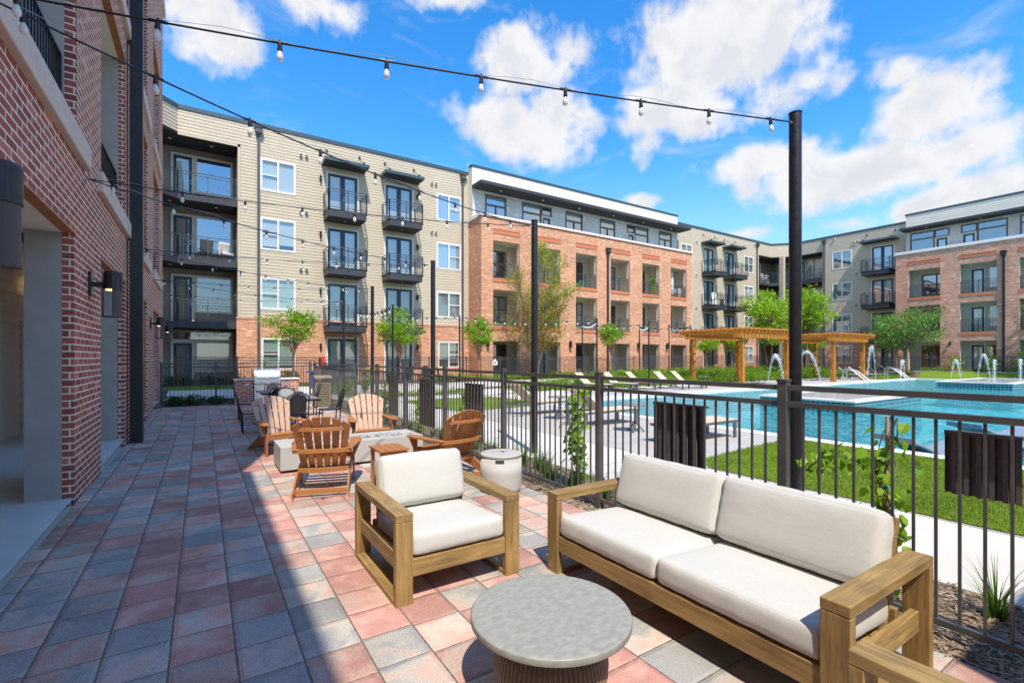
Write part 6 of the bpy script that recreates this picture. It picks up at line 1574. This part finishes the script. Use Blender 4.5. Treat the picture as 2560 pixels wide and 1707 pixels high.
# ------------------------------------------------------------------ FOUNTAIN JETS
def jet(label, S, E, h):
    S = Vector(S); E = Vector(E); t = thing('water_jet', label, 'fountain jet', S, 0, 'arching water jets over the pool'); b = MB(); N = 40; rng = random.Random(int(S.x*10)); pts = []
    def at(f): v = S.lerp(E, f); v.z += h*4*f*(1-f); return v-S
    for i in range(N+1): pts.append(at(i/N)+Vector((rng.gauss(0, .008), rng.gauss(0, .008), rng.gauss(0, .008))))
    b.tube(pts, [.007+.012*abs(math.sin(i*1.9))*(.25+i/N) for i in range(N+1)], 6)
    for _ in range(420):
        f = min(1, abs(rng.gauss(.55, .3))); p = at(f)+Vector((rng.gauss(0, .05*(.4+f)), rng.gauss(0, .05*(.4+f)), rng.gauss(0, .05))); s = rng.uniform(.008, .026); b.add([p+Vector((s, 0, 0)), p-Vector((s, 0, 0)), p+Vector((0, s, 0)), p-Vector((0, s, 0)), p+Vector((0, 0, s*1.4)), p-Vector((0, 0, s*1.4))], [(0,2,4), (2,1,4), (1,3,4), (3,0,4), (2,0,5), (1,2,5), (3,1,5), (0,3,5)])
    for _ in range(60):
        a = rng.uniform(0, 6.28); r = rng.uniform(0, .35); p = Vector((E.x-S.x+r*math.cos(a), E.y-S.y+r*math.sin(a), E.z-S.z+rng.uniform(.0, .12))); s = rng.uniform(.012, .03); b.add([p+Vector((s, 0, 0)), p-Vector((s, 0, 0)), p+Vector((0, s, 0)), p-Vector((0, s, 0)), p+Vector((0, 0, s))], [(0,2,4), (2,1,4), (1,3,4), (3,0,4)])
    b.build('water', 'spray', t)
for lab, S, E, h in [('arching water jet in front of the near pergola, left of the near pole', (26.14, 14.5), (25.5, 13.2), 1.78), ('arching water jet just right of the near pole', (28.71, 14.5), (29.05, 13.0), 2.0),
    ('tall arching water jet beside the far pergola right post', (40.2, 14.5), (37.4, 14.0), 2.42), ('arching water jet in front of the right tree trunk', (45.4, 14.5), (42.9, 14.0), 1.45),
    ('thin water jet before the rose brick column', (46.4, 12.07), (45.6, 11.3), 1.45), ('wide arching water jet before the glazed ground floor loggia at the right', (46.4, 10.63), (45.6, 9.76), 1.85),
    ('narrow water jet right of the wide arching one', (46.4, 9.72), (45.6, 9.60), 1.45), ('thin water jet at the right edge of the photo', (46.4, 8.46), (45.6, 8.36), 1.5)]:
    jet(lab, S+(.02,), E+(-.1,), h)

# ------------------------------------------------------------------ THINGS ON BALCONIES AND SIGNS
z3 = 6.35+.05
t = thing('patio_chair', 'dark wire-backed chair on the third floor recessed balcony, left of the white one', 'chair', (.10, 28.3, z3), R(15)); b = MB()
b.slabpoly([(-.27, -.22, .42), (.27, -.22, .42), (.30, .28, .38), (-.30, .28, .38)], (0, 0, .02)); b.build('seat', 'black_metal', t); b = MB(); b.slabpoly([(-.27, -.24, .44), (.27, -.24, .44), (.30, -.42, 1.02), (-.30, -.42, 1.02)], (0, .02, 0)); b.build('backrest', 'alu', t)
for s in (-1, 1):
    for yy in (-.2, .25): b = MB(); b.tube([(s*.25, yy, .41), (s*.28, yy, 0)], .012, 6); b.build('leg', 'black_metal', t)
t = thing('patio_chair', 'white tufted cushioned chair on the third floor recessed balcony', 'chair', (1.02, 28.15, z3), R(200)); b = MB(); cushion(b, .52, .5, .14, .04, .02, .004, 2); xf(b, Matrix.Translation((0, .02, .42))); b.build('seat_cushion', 'cushion_white', t, True)
b = MB(); cushion(b, .52, .62, .14, .05, .03, .006, 4); xf(b, Matrix.Translation((0, -.27, .75)) @ Matrix.Rotation(R(72), 4, 'X')); b.build('back_cushion', 'cushion_white', t, True)
for s in (-1, 1):
    b = MB(); b.tube([(s*.30, .25, 0), (s*.30, .22, .58), (s*.30, -.25, .60), (s*.28, -.25, 0)], .014, 6); b.build('arm', 'black_metal', t)
def bicycle(loc, rz, m, label):
    t = thing('bicycle', label, 'bicycle', loc, rz, 'bicycles on the balcony')
    for x in (-.5, .5):
        b = MB(); pts = [(x+.32*math.cos(R(20*k)), 0, .33+.32*math.sin(R(20*k))) for k in range(19)]; b.tube(pts, .018, 6, cap=False)
        for k in range(8): b.tube([(x, 0, .33), (x+.31*math.cos(R(45*k)), 0, .33+.31*math.sin(R(45*k)))], .003, 3)
        b.build('wheel', 'black_metal', t)
    b = MB()
    for p, q in (((-.5, 0, .33), (-.08, 0, .30)), ((-.5, 0, .33), (-.2, 0, .80)), ((-.08, 0, .30), (-.22, 0, .88)), ((-.08, 0, .30), (.34, 0, .78)), ((-.19, 0, .72), (.32, 0, .86)), ((.5, 0, .33), (.31, 0, .95))): b.tube([p, q], .018, 6)
    b.build('frame', m, t); b = MB(); b.bar((-.34, 0, .92), (-.12, 0, .92), .13, .05); b.build('saddle', 'black_metal', t); b = MB(); b.tube([(.22, -.26, 1.0), (.31, -.1, .98), (.31, .1, .98), (.22, .26, 1.0)], .014, 6); b.build('handlebar', 'black_metal', t)
bicycle((23.35, 26.62, 6.435), R(8), 'cyan_paint', 'turquoise bicycle on the third floor balcony of the orange block'); bicycle((22.75, 26.85, 6.435), R(-6), 'navy', 'dark blue bicycle parked behind the turquoise one on the balcony')
tree('hanging_plant', 'bright green hanging plant in the fifth third-floor loggia of the orange block', (30.45, 26.15, 7.25), [(0, 0, .55, .2, .2, .35), (0, 0, 0., .13, .13, .4)], 22, 26, .10, .07, 'leaf_bright', [[(0, 0, 1.75), (0, 0, .9), (0, 0, .2)]], .01, 90, None, 'bark', .2, .4, 'plant')
t = thing('cardboard_box', 'brown box with a white top on the sixth third-floor loggia balcony', 'box', (33.75, 26.5, 6.435)); b = MB(); b.box((-.25, -.25, 0), (.25, .25, .62)); b.build('carton', 'brown_card', t); b = MB(); b.box((-.27, -.27, .621), (.27, .27, .98)); b.build('cover', 'white_paint', t)
t = thing('patio_umbrella', 'folded white curtain hanging in the sixth third-floor loggia', 'curtain', (33.05, 26.4, 6.45)); b = MB(); b.lathe([(.10, .35), (.15, .6), (.13, 1.5), (.06, 2.2), (.01, 2.45)], 12); b.build('canvas', 'cushion_white', t, True); b = MB(); b.tube([(0, 0, 0), (0, 0, 2.5)], .02, 6); b.build('pole', 'alu', t)
t = thing('potted_palm', 'potted green palm on a second floor balcony of the corner block', 'plant', (40.45, 26.7, 6.44)); b = MB(); b.lathe([(.12, 0), (.17, .3), (.18, .32), (.15, .32)], 14); b.build('pot', 'charcoal', t); b = MB(); rp = random.Random(4)
for k in range(16):
    a = 2*math.pi*k/16; L = rp.uniform(.5, .8); d = Vector((math.cos(a), math.sin(a), 0)); s = Vector((-d.y, d.x, 0)); vs = []
    for f in (0, .35, .7, 1): c = Vector((0, 0, .3))+d*L*f*.8+Vector((0, 0, L*(1.3*f-.95*f*f))); ww = .07*math.sin(math.pi*(.12+.86*f)); vs += [c-s*ww, c+s*ww]
    b.add(vs, [(0,1,3,2), (2,3,5,4), (4,5,7,6)])
b.build('fronds', 'leaf_mid', t)
t = thing('deck_panel', 'white folded panel leaning on a second floor balcony beside the palm', 'panel', (39.35, 26.6, 6.44), R(20)); b = MB(); b.bar((-.2, 0, 0), (-.05, .15, 1.1), .45, .03); b.bar((.25, .1, 0), (.3, .2, 1.25), .3, .03); b.build('panel', 'white_paint', t)
for i, (x, a) in enumerate(((49.4, 0), (50.6, 2.6))):
    t = thing('balcony_chair', ['white slatted chair at the left of the corner balcony table', 'white slatted chair at the right of the corner balcony table'][i], 'chair', (x, 28.2, 9.46), a, 'white chairs on the corner balcony'); b = MB(); b.box((-.22, -.22, .42), (.22, .22, .46)); b.build('seat', 'white_paint', t); b = MB()
    for k in range(4): b.bar((-.22, -.24, .55+.13*k), (.22, -.24, .55+.13*k), .02, .07)
    b.build('backrest', 'white_paint', t)
    for sx in (-1, 1):
        for sy in (-1, 1): b = MB(); b.box((sx*.2-.02, sy*.2-.02, 0), (sx*.2+.02, sy*.2+.02, .419 if sy > 0 else .98)); b.build('leg', 'white_paint', t)
t = thing('balcony_table', 'white table between two white chairs on the fourth floor corner balcony', 'table', (50.0, 28.0, 9.46)); b = MB(); b.box((-.35, -.3, .70), (.35, .3, .74)); b.build('tabletop', 'white_paint', t)
for sx in (-1, 1): b = MB(); b.bar((sx*.28, -.2, 0), (sx*.28, .2, .69), .04, .04); b.bar((sx*.28, .2, 0), (sx*.28, -.2, .69), .04, .04); b.build('leg', 'white_paint', t)
t = thing('fence_sign', 'small white shaped notice hung on the far fence before the orange block corner', 'sign', (14.92, 24.94, 1.34)); b = MB(); P = [(-.18, 0, -.16), (.18, 0, -.16), (.19, 0, .06), (.10, 0, .10), (.06, 0, .20), (-.06, 0, .20), (-.10, 0, .10), (-.19, 0, .06)]; b.slabpoly(P, (0, .012, 0)); b.build('board', 'white_paint', t)
b = MB(); b.box((-.10, -.004, -.04), (.10, -.001, .02)); b.build('picture', 'charcoal', t)
